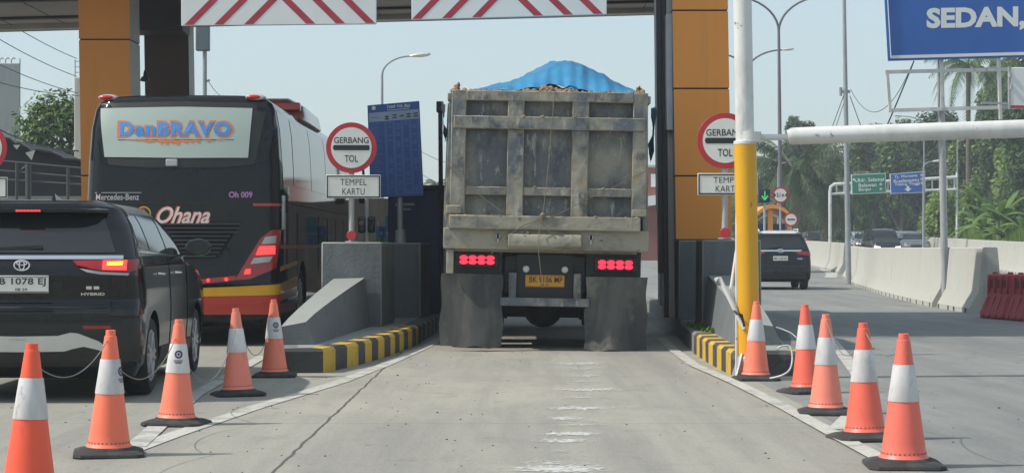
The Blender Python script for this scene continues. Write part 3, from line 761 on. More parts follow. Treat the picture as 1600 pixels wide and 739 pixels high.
# ------------------------------------------------------------------ traffic cones
def make_cone(m, logo):
    t = thing('traffic_cone', 'cone', 'traffic cone', (0, 0, 0), 0, 'traffic cones')
    mb = MB()
    oct_ = lambda h, z: [(x * h, y * h, z) for x, y in ((-.8, -1), (.8, -1), (1, -.8), (1, .8), (.8, 1), (-.8, 1), (-1, .8), (-1, -.8))]
    mb.loft([oct_(.208, 0), oct_(.212, .010), oct_(.206, .024), oct_(.165, .040)])
    mb.lathe([(.158, .04), (.150, .05), (.135, .058)], 28, caps=True); mb.build('base', M['rubber'], t, smooth=40)
    rad = lambda z: .128 - (.128 - .036) * (z - .055) / (.715 - .055)
    mb = MB(); mb.lathe([(.142, .05), (.136, .062), (.129, .07)] + [(rad(z), z) for z in np.linspace(.08, .715, 12)] + [(.030, .718), (.029, .75), (.022, .752), (.02, .70)], 32, caps=False)
    mb.build('body', M[m], t)
    mb = MB(); mb.lathe([(rad(.372) + .0035, .372), (rad(.375) + .0045, .376), (rad(.575) + .0045, .574), (rad(.578) + .003, .578)], 32, caps=False); bnd = mb.build('reflective_band', M['cone_band'], t)
    mb = MB()
    for k in range(30):
        a = 2 * math.pi * k / 30; r = rad(.082) + .003; da = .045
        mb.poly([(r * math.cos(a - da), r * math.sin(a - da), .079), (r * math.cos(a + da), r * math.sin(a + da), .079), ((r - .001) * math.cos(a + da), (r - .001) * math.sin(a + da), .088), ((r - .001) * math.cos(a - da), (r - .001) * math.sin(a - da), .088)])
    mb.build('stud_ring', M['cone_studs'], t, smooth=0, fixn=False)
    if logo is not None:
        zc = .505
        def cyl(x, z):
            rr_ = rad(z) + .0062; a = R(logo) + x / rr_
            return (rr_ * math.cos(a), rr_ * math.sin(a), z)
        mb = MB()
        for ra, rb in ((.016, .029), (.0, .009)):
            n = 28
            for k in range(n):
                a, b = 2 * math.pi * k / n, 2 * math.pi * (k + 1) / n
                mb.poly([cyl(ra * math.cos(a), zc + ra * math.sin(a)), cyl(rb * math.cos(a), zc + rb * math.sin(a)), cyl(rb * math.cos(b), zc + rb * math.sin(b)), cyl(ra * math.cos(b), zc + ra * math.sin(b))] if ra else [cyl(0, zc), cyl(rb * math.cos(a), zc + rb * math.sin(a)), cyl(rb * math.cos(b), zc + rb * math.sin(b))])
        for w, z in ((.034, .459), (.03, .449), (.022, .440)):
            n = 6
            for k in range(n):
                xa, xb = -w + 2 * w * k / n, -w + 2 * w * (k + .86) / n
                mb.poly([cyl(xa, z), cyl(xb, z), cyl(xb, z + .0055), cyl(xa, z + .0055)])
        mb.build('logo', M['logo_navy'], bnd, smooth=0, fixn=False)
    return t
M['cone_studs'] = mat('cone_studs', (0.35, 0.09, 0.06), 0.6)
M['logo_navy'] = mat('logo_navy', (0.05, 0.05, 0.09), 0.6)
protos = {('cone', -70): make_cone('cone', -70), ('cone', -25): make_cone('cone', -25), ('cone', None): make_cone('cone', None), ('cone_red', None): make_cone('cone_red', None)}
used = set()
cones = []
for px, py, key, rz, label in [
        (45, 776, ('cone_red', None), 5, 'red and white cone nearest the camera at left, base below the frame'),
        (170, 718, ('cone', -25), 12, 'orange cone with half a round logo in front of the dark SUV bumper'),
        (276, 670, ('cone', -70), -8, 'orange cone with a round logo beside the dark SUV rear wheel'),
        (372, 624, ('cone', None), 20, 'plain banded orange cone standing between the SUV and the crash nose'),
        (429, 595, ('cone', -70), 3, 'small orange cone with a round logo against the black kerb end by the bus'),
        (1181, 600, ('cone', None), 2, 'orange cone at the foot of the yellow pole'),
        (1261, 620, ('cone_red', None), 15, 'red orange cone half hidden behind another, right of the kerb end'),
        (1291, 653, ('cone', None), -5, 'orange cone in front of its half hidden neighbour on the right line'),
        (1352, 693, ('cone_red', None), 8, 'red orange cone second nearest on the right'),
        (1412, 736, ('cone_red', None), -3, 'nearest cone on the right with its black base at the lower edge')]:
    p = gp(px, py - 6)
    o = protos[key]
    if key in used: o = dup(o)
    used.add(key)
    o.location = (p.x, p.y, 0.0045); o.rotation_euler = (R(random.Random(px).uniform(-1.5, 1.5)), R(random.Random(px + 1).uniform(-1.5, 1.5)), R(rz))
    o.scale = (1, 1, random.Random(px).uniform(.985, 1.02)) if key[0] == 'cone' else (1.03, 1.03, 1.02)
    o['label'] = label
    cones.append(o)
def chain(label, a, b, sag, ez=.72):
    pa, pb = Vector(a.location) + Vector((0, -.03, ez)), Vector(b.location) + Vector((0, -.03, ez))
    n = 8; pts = []
    for i in range(n + 1):
        u = i / n; p = pa.lerp(pb, u); p.z -= sag * 4 * u * (1 - u); pts.append(p)
    cable('chain_rope', label, pts, .0036, M['chain'], 'rope', 5, 'ropes strung between the cones')
chain('thin rope sagging from the leftmost cone to its neighbour', cones[0], cones[1], .16, .70)
chain('thin rope sagging past the SUV wheel between two logo cones', cones[1], cones[2], .22, .62)
chain('thin rope hanging low between the SUV side cone and the plain cone', cones[2], cones[3], .40, .62)
chain('thin rope hanging from the plain cone to the cone by the kerb', cones[3], cones[4], .38, .66)
chain('thin rope between the middle two cones on the right', cones[7], cones[8], .20, .70)
chain('thin rope between the two nearest cones on the right', cones[8], cones[9], .10, .70)

# ------------------------------------------------------------------ concrete and plastic barriers of the right lane
JP = [(.40, 0), (.40, .10), (.22, .42), (.145, 1.26), (.12, 1.28)]
def jersey(label, pts, hgt=1.28, joints=(), cat='concrete barrier', notch=1.1, group='concrete barriers of the right lane', m='pale_conc'):
    """safety-shape barrier along ground points given for its left foot line"""
    o = Vector(pts[0]); t = thing('concrete_barrier', label, cat, o, 0, group)
    P_ = [Vector(p) - o for p in pts]
    prof = [(-x, z * hgt / 1.28) for x, z in JP] + [(x, z * hgt / 1.28) for x, z in JP[::-1]]
    rings = []
    for i, p in enumerate(P_):
        a = (P_[min(i + 1, len(P_) - 1)] - P_[max(i - 1, 0)]); n = Vector((a.y, -a.x, 0)).normalized()
        rings.append([p + n * (x + .40) + Vector((0, 0, z)) for x, z in prof])
    mb = MB(); mb.loft(rings); mb.build('wall', M[m], t, smooth=25)
    mb = MB()
    tot = 0
    for a, b in zip(P_, P_[1:]):
        L_ = (b - a).length; k = 0
        dv = (b - a).normalized(); n = Vector((dv.y, -dv.x, 0))
        while k * notch + .35 < L_:
            c = a + dv * (k * notch + .35)
            q = lambda e, z, w: c + dv * e + n * (-w) + Vector((0, 0, z))
            mb.hexa([q(-.06, .0, .005), q(.06, .0, .005), q(.06, .0, -.02), q(-.06, .0, -.02)], [q(-.06, .095, .005), q(.06, .095, .005), q(.06, .095, -.02), q(-.06, .095, -.02)])
            k += 1
    mb.build('drain_slots', M['seam'], t, smooth=0)
    return t
jersey('grey concrete barrier end block nearest the red plastic barriers', [Vector((8.86, 37.2, 0)), Vector((8.9, 38.9, 0)), Vector((8.97, 40.5, 0))])
jersey('long pale concrete barrier curving beside the black SUV', [Vector((8.99, 41.1, 0)), Vector((9.3, 45, 0)), gp(1379, 461), gp(1336, 447), gp(1316, 434)])
p = gp(1310, 428)
jersey('far pale concrete barrier behind the black SUV mirror', [p, gp(1296, 423), gp(1262, 416), gp(1225, 410)], 1.32)
far_pts = [gp(1660, 438), gp(1600, 431), gp(1540, 421), gp(1490, 411), gp(1450, 404), gp(1400, 399)]
jersey('pale concrete parapet on the far side below the bushes', far_pts, 1.4)

def plastic_barrier():
    t = thing('plastic_barrier', 'red', 'plastic barrier', (0, 0, 0), 0, 'red plastic barriers')
    L_ = 1.0
    mb = MB()
    prof = [(-.22, 0), (.22, 0), (.22, .10), (.09, .40), (.075, .80), (-.075, .80), (-.09, .40), (-.22, .10)]
    mb.prism(prof, 'X', -L_ / 2 + .01, L_ / 2 - .01); mb.build('body', M['barrier_red'], t, bevel=.025)
    mb = MB()
    for k in range(4):
        x = -.37 + k * .247
        mb.hexa([(x - .045, -.245, .03), (x + .045, -.245, .03), (x + .045, -.20, .03), (x - .045, -.20, .03)], [(x - .03, -.118, .40), (x + .03, -.118, .40), (x + .03, -.08, .40), (x - .03, -.08, .40)])
        mb.box(x - .03, x + .03, -.115, -.07, .46, .76)
    mb.build('ribs', M['barrier_red'], t, bevel=.012)
    mb = MB()
    for k in range(3):
        x = -.245 + k * .247
        mb.box(x - .06, x + .06, -.094, -.07, .56, .70)
    mb.build('recess_shade', mat('barrier_red_shaded', (.10, .03, .03), .7), t, bevel=.01)  # raised pads in darker red imitate the shade inside the recesses
    mb = MB(); mb.lathe([(.05, .80), (.05, .83), (.03, .835)], 12, (-.3, 0, 0)); mb.lathe([(.05, .80), (.05, .83), (.03, .835)], 12, (.3, 0, 0)); mb.build('filler_cap', M['barrier_red'], t)
    return t
pb = plastic_barrier(); base = gp(1527, 494)
for i in range(4):
    o = pb if i == 0 else dup(pb)
    a = R(-78.5)
    o.location = Vector((8.42 + .24 + .2 * (i + .5), 34.75 - .98 * (i + .5), .0045)); o.rotation_euler.z = a
    o['label'] = ['red plastic barrier touching the concrete end block', 'red plastic barrier second from the concrete end block', 'red plastic barrier at the right edge of the picture', 'red plastic barrier just beyond the right edge'][i]
# ------------------------------------------------------------------ vehicles
M['black_car'] = mat('black_car_paint', (0.009, 0.011, 0.014), 0.09, var=0.1, spec=0.42)
M['black_bus'] = layered('black_bus_paint', (0.007, 0.008, 0.011), [((0.02, 0.02, 0.021), 1.2, (1, 1, 1), 0.5, 0.8, 0.35)], rough=0.06, bump=0.0, spec=0.32)
M['black_plastic'] = mat('black_plastic', (0.016, 0.017, 0.018), 0.55, var=0.2)
M['tail_red'] = mat('tail_red', (0.30, 0.008, 0.012), 0.12, var=0.1, coat=0.5)
M['tail_clear'] = mat('tail_clear', (0.42, 0.40, 0.40), 0.15, var=0.15, coat=0.5)
M['brake_on'] = mat('brake_on', (1.0, 0.03, 0.03), 0.3, emit=1.6, var=0.02)
M['brake_core'] = mat('brake_core', (1.0, 0.28, 0.02), 0.3, emit=2.6, var=0.02)
M['plate_white'] = mat('plate_white', (0.66, 0.66, 0.62), 0.45, var=0.05)
M['plate_ink'] = mat('plate_ink', (0.03, 0.03, 0.032), 0.5)
M['rim'] = mat('rim_alloy', (0.50, 0.50, 0.51), 0.3, metal=0.35)
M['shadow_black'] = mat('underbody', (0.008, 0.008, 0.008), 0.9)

class Shell:
    """vehicle body as stacked rounded rectangles; tables are keyed on height"""
    def __init__(s, z, w, yr, yf, rr, rf, bow=0.03, fbow=0.08):
        s.z, s.w, s.yr, s.yf, s.rr, s.rf, s.bow, s.fbow = z, w, yr, yf, rr, rf, bow, fbow
    def at(s, z):
        g = lambda t: float(np.interp(z, s.z, t)) if hasattr(t, '__len__') else t
        w, yr, yf = g(s.w), g(s.yr), g(s.yf)
        L_ = yf - yr
        rr = min(g(s.rr), w * .9, L_ * .4); rf = min(g(s.rf), w * .9, L_ * .4)
        return w, yr, yf, rr, rf
    def rear(s, a, z):
        """a: distance along the outline from the middle of the rear, right positive"""
        w, yr, yf, rr, rf = s.at(z); sg = 1 if a >= 0 else -1; a = abs(a); xr = w - rr; b = s.bow * (xr / w) ** 2
        if a <= xr: return Vector((sg * a, yr + s.bow * (a / w) ** 2, z))
        if a <= xr + rr * math.pi / 2:
            t = (a - xr) / rr; return Vector((sg * (xr + rr * math.sin(t)), yr + b + rr * (1 - math.cos(t)), z))
        return Vector((sg * w, yr + b + rr + a - xr - rr * math.pi / 2, z))
    def side(s, y, z, sg=1):
        w, yr, yf, rr, rf = s.at(z); b = s.bow * ((w - rr) / w) ** 2; x = w
        t = y - yr - b
        if t < rr: x = w - rr + math.sqrt(max(0, rr * rr - (rr - max(0, t)) ** 2))
        fb = s.fbow * ((w - rf) / w) ** 2; t = yf - fb - y
        if t < rf: x = w - rf + math.sqrt(max(0, rf * rf - (rf - max(0, t)) ** 2))
        return Vector((sg * x, y, z))
    def front(s, a, z):
        w, yr, yf, rr, rf = s.at(z); sg = 1 if a >= 0 else -1; a = abs(a); xr = w - rf; b = s.fbow * (xr / w) ** 2
        if a <= xr: return Vector((sg * a, yf - s.fbow * (a / w) ** 2, z))
        t = min(math.pi / 2, (a - xr) / rf)
        return Vector((sg * (xr + rf * math.sin(t)), yf - b - rf * (1 - math.cos(t)), z))
    def ring(s, z):
        w, yr, yf, rr, rf = s.at(z); h = []
        xr = w - rr
        h += [s.rear(xr * k / 6, z) for k in range(7)]
        h += [s.rear(xr + rr * math.pi / 2 * k / 6, z) for k in range(1, 7)]
        ya = h[-1].y; fb = s.fbow * ((w - rf) / w) ** 2; yb = yf - fb - rf
        h += [Vector((w, ya + (yb - ya) * k / 10, z)) for k in range(1, 11)]
        xf = w - rf
        h += [Vector((xf + rf * math.cos(math.pi / 2 * k / 6), yf - fb - rf + rf * math.sin(math.pi / 2 * k / 6), z)) for k in range(1, 7)]
        h += [s.front(xf * (5 - k) / 6, z) for k in range(6)]
        return h + [Vector((-p.x, p.y, p.z)) for p in h[-2:0:-1]]
    def body(s, name, mats, parent, zs, cuts=(), mat_of=None, smooth=40, capz=None):
        mb = MB(); rings = [s.ring(z) for z in zs]
        mb.loft(rings)
        o = mb.build(name, mats, parent, smooth=smooth)
        if mat_of:
            for p in o.data.polygons: p.material_index = mat_of(p.center)
        if cuts:
            c = MB()
            for (y, z, r, xin) in cuts:
                for sg in (-1, 1):
                    c.lathe([(r, sg * xin), (r, sg * 2.0)], 28, (0, y, z), 'X')
            co = c.build('cutter', [M['shadow_black']], parent)
            md = o.modifiers.new('b', 'BOOLEAN'); md.object = co; md.operation = 'DIFFERENCE'; md.solver = 'EXACT'
            bpy.context.view_layer.update()
            me = bpy.data.meshes.new_from_object(o.evaluated_get(bpy.context.evaluated_depsgraph_get()))
            o.modifiers.clear(); old = o.data; o.data = me; bpy.data.meshes.remove(old); me.name = name
            cm = co.data; bpy.data.objects.remove(co); bpy.data.meshes.remove(cm)
            me.set_sharp_from_angle(angle=R(smooth))
        return o

def patch(name, mats, parent, fn, top, bot, off=0.004, m=4, n=8, mi=0, skirt=True, smooth=60, mb=None):
    """panel laid on a surface fn(a, z): between a top and a bottom polyline of (a, z)"""
    own = mb is None
    mb = mb or MB()
    def samp(pl):
        if len(pl) == 1: return [pl[0]] * (n + 1)
        out = []; k = len(pl) - 1
        for i in range(n + 1):
            u = i / n * k; j = min(int(u), k - 1); u -= j
            out.append((pl[j][0] + (pl[j + 1][0] - pl[j][0]) * u, pl[j][1] + (pl[j + 1][1] - pl[j][1]) * u))
        return out
    T, B = samp(top), samp(bot); e = 1e-3; g = []; g0 = []
    for j in range(m + 1):
        row = []; row0 = []
        for i in range(n + 1):
            a, z = T[i][0] + (B[i][0] - T[i][0]) * j / m, T[i][1] + (B[i][1] - T[i][1]) * j / m
            p = fn(a, z); nn = (fn(a + e, z) - fn(a - e, z)).cross(fn(a, z + e) - fn(a, z - e))
            if nn.length < 1e-12: nn = Vector((0, -1, 0))
            nn.normalize()
            cen = Vector((0, 2.4, 1.0))
            if fn.__name__ != 'free' and nn.dot(p - Vector((0, p.y if abs(nn.x) > .7 else 2.4, 1.0))) < 0: nn = -nn
            row.append(p + nn * off); row0.append(p - nn * .01)
        g.append(row); g0.append(row0)
    mb.grid(g, mi)
    if skirt:
        edge = [g[0], [r[-1] for r in g], g[-1][::-1], [r[0] for r in g][::-1]]
        edge0 = [g0[0], [r[-1] for r in g0], g0[-1][::-1], [r[0] for r in g0][::-1]]
        for a, b in zip(edge, edge0): mb.grid([a, b], mi)
    return mb.build(name, mats, parent, smooth=smooth) if own else None

def wheel(parent, x, y, r, w, side, spokes=5, rim='rim', name='wheel'):
    """tyre with a rounded shoulder, spoked rim; side +1 shows its face to the right"""
    t = bpy.data.objects.new(name, None); t.empty_display_size = .1; col.objects.link(t); t.parent = parent; t.location = (x, y, r)
    mb = MB(); rr = r * .66
    mb.lathe([(rr, -w / 2 + .01), (r * .9, -w / 2), (r * .97, -w / 2 + .025), (r, -w / 2 + .05), (r, w / 2 - .05), (r * .97, w / 2 - .025), (r * .9, w / 2), (rr, w / 2 - .01), (rr - .01, w / 2 - .05), (rr - .01, -w / 2 + .05)], 36, (0, 0, 0), 'X', caps=False)
    mb.build('tyre', M['tyre'], t)
    mb = MB(); s_ = side
    mb.lathe([(rr, s_ * (w / 2 - .012)), (rr - .02, s_ * (w / 2 - .012)), (rr - .035, s_ * (w / 2 - .06)), (rr - .03, -s_ * w / 2 * .8)], 36, (0, 0, 0), 'X', caps=False)
    for k in range(spokes):
        for da in (-.16, .16):
            a = 2 * math.pi * k / spokes
            mb.bar((s_ * (w / 2 - .03), .05 * math.cos(a), .05 * math.sin(a)), (s_ * (w / 2 - .02), (rr - .012) * math.cos(a + da), (rr - .012) * math.sin(a + da)), .035, .03, 0)
    mb.lathe([(.075, s_ * (w / 2 - .05)), (.07, s_ * (w / 2 - .012)), (.03, s_ * (w / 2 - .008))], 20, (0, 0, 0), 'X')
    mb.build('rim', M[rim], t)
    mb = MB(); mb.lathe([(rr - .03, s_ * (w / 2 - .075)), (.05, s_ * (w / 2 - .07))], 30, (0, 0, 0), 'X'); mb.build('brake_disc', M['shadow_black'], t)
    return t

def plate(parent, x, y, z, w, h, text, sub, face, ink, rx=0.0):
    o = bpy.data.objects.new('number_plate', None); col.objects.link(o); o.parent = parent; o.location = (x, y, z); o.rotation_euler = (rx, 0, 0); o.empty_display_size = .1
    mb = MB(); mb.box(-w / 2, w / 2, -.004, .006, -h / 2, h / 2); mb.build('plate_face', face, o, bevel=.006)
    mb = MB(); e = .006
    for (a, b, c, d) in ((-w / 2 + e, w / 2 - e, h / 2 - 2 * e, h / 2 - e), (-w / 2 + e, w / 2 - e, -h / 2 + e, -h / 2 + 2 * e)): mb.box(a, b, -.0065, -.0045, c, d)
    fn = lambda X, Z: (X, -.0062, Z)
    words_ = text.split(' ')
    text_into(mb, text, -w * .40, w * .45, -h * .13, h * .36, fn, bold=.02, spacing=1.05)
    text_into(mb, sub, -w * .11, w * .11, -h * .38, -h * .22, fn, bold=.02)
    mb.build('plate_characters', ink, o, smooth=0, fixn=False)
    return o

# ---------- dark family car at the left
suv = thing('parked_car', 'dark SUV with lit brake lights queueing in the left lane', 'car', (-3.98, 15.55, 0.004), R(1.9))
suv.scale = (1, 1, .975)
suv['label'] = 'large dark SUV with glowing brake lights, cut by the left edge'
S = Shell([.20, .30, .45, .60, .73, .78, .84, .94, 1.06, 1.12, 1.17, 1.22, 1.35, 1.50, 1.59, 1.64, 1.672, 1.70, 1.715],
          [.86, .90, .915, .925, .928, .928, .925, .92, .912, .91, .90, .89, .85, .79, .735, .69, .63, .50, .30],
          [.22, .10, .03, .0, .0, .05, .085, .075, .04, .055, .09, .12, .24, .36, .42, .38, .40, .54, .90],
          [4.55, 4.68, 4.74, 4.75, 4.75, 4.74, 4.73, 4.68, 4.40, 3.75, 3.55, 3.45, 3.12, 2.75, 2.48, 2.30, 2.15, 1.95, 1.6],
          [.16] * 8 + [.17, .17, .18, .18, .20, .22, .24, .25, .25, .2, .15], [.35] * 9 + [.3] * 10, bow=.05, fbow=.15)
def zgrid(a, b, step, extra=()):
    return sorted(set([round(a + (b - a) * k / round((b - a) / step), 4) for k in range(round((b - a) / step) + 1)] + list(extra)))
WR = .345
S.body('body', [M['black_car']], suv, zgrid(.20, 1.715, .035, S.z), cuts=[(.98, WR, .40, .66), (3.83, WR, .40, .66)])
rear = lambda a, z: S.rear(a, z)
sideR = lambda y, z: S.side(y, z, 1)
sideL = lambda y, z: S.side(y, z, -1)
patch('rear_window', M['glass_tint'] if 'glass_tint' in M else M['glass'], suv, rear, [(-.59, 1.565), (0, 1.585), (.59, 1.565)], [(-.735, 1.25), (.735, 1.25)], .005, 6, 12)
patch('tailgate_trim', M['chrome'], suv, rear, [(-.80, 1.222), (.80, 1.222)], [(-.80, 1.192), (.80, 1.192)], .012, 2, 12)
# spoiler over the window with the high brake light
mb = MB()
rings = []
for k in range(13):
    a = -.66 + 1.32 * k / 12
    p = S.rear(a, 1.645); e = .10 * (1 - .25 * (a / .66) ** 4)
    rings.append([(p.x, p.y + .05, p.z + .005), (p.x, p.y - e, p.z - .028), (p.x, p.y - e + .01, p.z - .052), (p.x, p.y + .02, p.z - .045)])
mb.loft(rings); sp = mb.build('spoiler', M['black_car'], suv, smooth=50)
mb = MB()
y0 = S.rear(0, 1.645).y - .10
mb.box(-.105, .105, y0 - .006, y0 + .012, 1.597, 1.614, 0)
for k in range(7): mb.box(-.098 + k * .029, -.076 + k * .029, y0 - .010, y0 - .006, 1.600, 1.611, 1)
mb.build('high_brake_light', [M['tail_red'], M['brake_on']], sp)
for sg in (-1, 1):
    f = lambda a, z, sg=sg: S.rear(a * sg, z)
    tl = patch('tail_lamp', M['tail_red'], suv, f, [(.40, 1.178), (.64, 1.180), (.86, 1.184), (.96, 1.19)], [(.44, 1.135), (.63, 1.10), (.86, 1.085), (.93, 1.11)], .022, 4, 16)
    patch('reversing_lens', M['tail_clear'], tl, f, [(.46, 1.118), (.64, 1.092), (.86, 1.08)], [(.52, 1.088), (.64, 1.068), (.85, 1.06)], .012, 2, 10)
    patch('lamp_lit', M['brake_on'], tl, f, [(.645, 1.176), (.83, 1.178)], [(.645, 1.106), (.83, 1.102)], .026, 3, 8)
    patch('lamp_core', M['brake_core'], tl, f, [(.68, 1.160), (.80, 1.162)], [(.68, 1.132), (.80, 1.132)], .030, 3, 8)
    patch('bumper_reflector', M['tail_red'], suv, f, [(.50, .645), (.72, .645)], [(.50, .620), (.72, .618)], .01, 2, 8)
# creases, bumper cladding and silver skid plate
patch('bumper_cladding', M['black_plastic'], suv, rear, [(-1.0, .70), (1.0, .70)], [(-1.0, .34), (1.0, .34)], .008, 8, 30)
patch('tailgate_crease', M['black_plastic'], suv, rear, [(-.93, .80), (.93, .80)], [(-.93, .790), (.93, .790)], .003, 1, 20, skirt=False)
patch('skid_plate', M['silver'], suv, rear, [(-.70, .46), (-.62, .52), (-.46, .585), (-.40, .592), (-.3, .565), (0, .56), (.3, .565), (.40, .592), (.46, .585), (.62, .52), (.70, .46)], [(-.74, .42), (-.5, .475), (-.34, .44), (0, .435), (.34, .44), (.5, .475), (.74, .42)], .022, 4, 30)
patch('bumper_sill', M['black_car'], suv, rear, [(-.80, .715), (.80, .715)], [(-.80, .685), (.80, .685)], .03, 2, 20)
mb = MB(); seam_pts = [S.rear(.71, z) + Vector((0, -.003, 0)) for z in np.linspace(.74, 1.24, 10)]
mb.tube(seam_pts, .004, 5); mb.tube([Vector((-p.x, p.y, p.z)) for p in seam_pts], .004, 5); mb.tube([S.rear(a, .742) + Vector((0, -.003, 0)) for a in np.linspace(-.71, .71, 12)], .004, 5)
mb.build('panel_gap', M['shadow_black'], suv)
yp = S.rear(0, 1.06).y
plate(suv, .0, yp - .012, .99, .44, .145, 'B 1078 EJ', '08 29', M['plate_white'], M['plate_ink'])
patch('plate_recess', M['black_plastic'], suv, rear, [(-.34, 1.09), (.34, 1.09)], [(-.30, .90), (.30, .90)], .002, 2, 8)
mb = MB()
def ellipse_ring(cx, cz, ax, az, r, y):
    mb.tube([(cx + ax * math.cos(2 * math.pi * k / 28), y, cz + az * math.sin(2 * math.pi * k / 28)) for k in range(29)], r, 6, caps=False)
yb = S.rear(0, 1.11).y - .008
ellipse_ring(0, 1.147, .062, .042, .0062, yb); ellipse_ring(0, 1.147, .021, .036, .005, yb); ellipse_ring(0, 1.165, .042, .016, .005, yb)
mb.build('emblem', M['chrome'], suv)
mb = MB(); f = lambda x, z: tuple(S.rear(x, z) + Vector((0, -.005, 0)))
text_into(mb, 'HYBRID', .47, .66, .895, .918, f, bold=.03)
for a in (.535, .595): mb.grid([[f(a + (i - 1) * .022, z) for i in range(3)] for z in (.945, .972)])
mb.build('badge', M['chrome'], suv, smooth=0, fixn=False)
mb = MB(); text_into(mb, 'HYBRID', -.09, .05, .522, .536, lambda x, z: tuple(S.rear(x, z) + Vector((0, -.0235, 0))), bold=.02)
mb.build('bumper_lettering', M['galv'], suv, smooth=0, fixn=False)
mb = MB(); p = S.rear(-.02, 1.30); mb.bar((p.x - .30, p.y - .022, 1.275), (p.x + .16, p.y - .022, 1.30), .02, .03); mb.lathe([(.035, -.03), (.03, .03)], 14, (-.30, p.y - .01, 1.28), 'Y')
mb.build('wiper', M['black_plastic'], suv)
for sg, fs in ((1, sideR), (-1, sideL)):
    patch('side_window', M['glass'], suv, fs, [(.62, 1.555), (1.0, 1.585)], [(.50, 1.30), (1.0, 1.27)], .005, 4, 4)
    patch('side_window', M['glass'], suv, fs, [(1.06, 1.587), (1.92, 1.575)], [(1.06, 1.27), (1.97, 1.235)], .005, 4, 6)
    patch('side_window', M['glass'], suv, fs, [(2.00, 1.572), (2.58, 1.535)], [(2.05, 1.235), (3.16, 1.225)], .005, 4, 6)
    patch('belt_trim', M['chrome'], suv, fs, [(.48, 1.262), (3.2, 1.215)], [(.48, 1.248), (3.2, 1.202)], .010, 1, 20)
    patch('sill_cladding', M['black_plastic'], suv, fs, [(1.40, .40), (3.42, .40)], [(1.40, .24), (3.42, .24)], .012, 2, 14)
    for y0 in (1.98, 3.1):
        mb = MB(); mb.tube([fs(y0 + (.06 if y0 < 2.5 else .02) * 0, z) + Vector((sg * .002, 0, 0)) for z in np.linspace(.34, 1.22, 14)], .0035, 5); mb.build('door_gap', M['shadow_black'], suv)
    for y0 in (1.28, 2.32):
        p = fs(y0, 1.06); q = fs(y0 + .22, 1.055); mb = MB(); mb.tube([p, p + Vector((sg * .03, .02, 0)), q + Vector((sg * .03, -.02, 0)), q], .011, 8); mb.build('door_handle', M['chrome'], suv)
    p = fs(3.02, 1.23); mb = MB()
    rr_ = []
    for k, e in enumerate((.0, .55, .92, 1.0, .92, .62, .0)):
        y = -.09 + .03 * k; rr_.append([(p.x + sg * .155 + sg * .125 * max(e, .05) * math.cos(2 * math.pi * i / 20), p.y + y, 1.30 + .085 * max(e, .05) * math.sin(2 * math.pi * i / 20)) for i in range(20)])
    mb.loft(rr_); mb.bar((p.x - sg * .02, p.y, 1.225), (p.x + sg * .11, p.y, 1.25), .05, .03); mm = mb.build('wing_mirror', M['black_car'], suv, smooth=50)
    mb = MB(); mb.lathe([(.105, -.094), (.10, -.092)], 24, (p.x + sg * .155, p.y, 1.30), 'Y'); o = mb.build('mirror_glass', M['glass'], mm); 
    for q in o.data.vertices: q.co.z = 1.30 + (q.co.z - 1.30) * .66
    for y in (.98, 3.83): wheel(suv, sg * .80, y, WR, .225, sg)
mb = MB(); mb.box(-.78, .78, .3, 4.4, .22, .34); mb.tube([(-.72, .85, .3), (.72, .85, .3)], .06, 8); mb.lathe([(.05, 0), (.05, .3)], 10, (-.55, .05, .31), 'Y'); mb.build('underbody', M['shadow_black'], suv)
mb = MB(); mb.hexa([(.10, .72, 1.70), (.14, .72, 1.70), (.15, 1.0, 1.70), (.09, 1.0, 1.70)], [(.115, .74, 1.765), (.125, .74, 1.765), (.13, .9, 1.735), (.11, .9, 1.735)])
mb.build('roof_antenna', M['black_car'], suv, smooth=40)
for sg in (-1, 1):
    f = lambda a, z, sg=sg: S.front(a * sg, z)
    patch('headlight', M['tail_clear'], suv, f, [(.45, .92), (.95, .98)], [(.48, .84), (.95, .86)], .01, 3, 8)
patch('windscreen', M['glass'], suv, lambda a, z: S.front(a, z), [(-.5, 1.60), (.5, 1.60)], [(-.62, 1.22), (.62, 1.22)], .005, 6, 10)

# ---------- black coach with its rear to the camera
M['bus_window'] = layered('pale_rear_screen', (0.43, 0.50, 0.45), [((0.36, 0.43, 0.39), 1.2, (1, 1, 1), .45, .8, .7)], rough=0.25, bump=0)
M['bus_yellow'] = mat('bus_yellow', (0.70, 0.36, 0.01), 0.3, var=.06, coat=.4)
M['bus_red'] = mat('bus_red', (0.50, 0.035, 0.02), 0.3, var=.08, coat=.4)
M['text_blue'] = mat('text_blue', (0.07, 0.27, 0.66), 0.45, var=.1)
M['text_orange'] = mat('text_orange', (0.72, 0.20, 0.06), 0.45, var=.1)
M['text_silver'] = mat('text_silver', (0.42, 0.42, 0.43), 0.4)
M['text_violet'] = mat('text_violet', (0.45, 0.17, 0.46), 0.5)
M['text_pale'] = mat('text_pale', (0.70, 0.62, 0.55), 0.45)
M['text_crimson'] = mat('text_crimson', (0.55, 0.05, 0.06), 0.45)
bus = thing('coach', 'black coach with a pale lettered rear screen and red and yellow bumper', 'bus', (-4.26, 24.6, 0.004))
BL = 11.8
B = Shell([.26, .40, .55, .80, 1.2, 1.9, 2.4, 2.8, 3.05, 3.15, 3.22, 3.255, 3.27],
          [1.19, 1.22, 1.24, 1.25, 1.25, 1.25, 1.235, 1.21, 1.17, 1.12, 1.02, .85, .6],
          [.16, .06, .02, .0, .03, .05, .08, .12, .17, .21, .30, .5, .9],
          [BL - .2] + [BL] * 5 + [BL - .05, BL - .15, BL - .3, BL - .5, BL - .7, BL - 1.0, BL - 1.3], [.22] * 5 + [.24] * 3 + [.26] * 5, [.4] * 13, bow=.10, fbow=.12)
def bus_mat(c):
    return 0
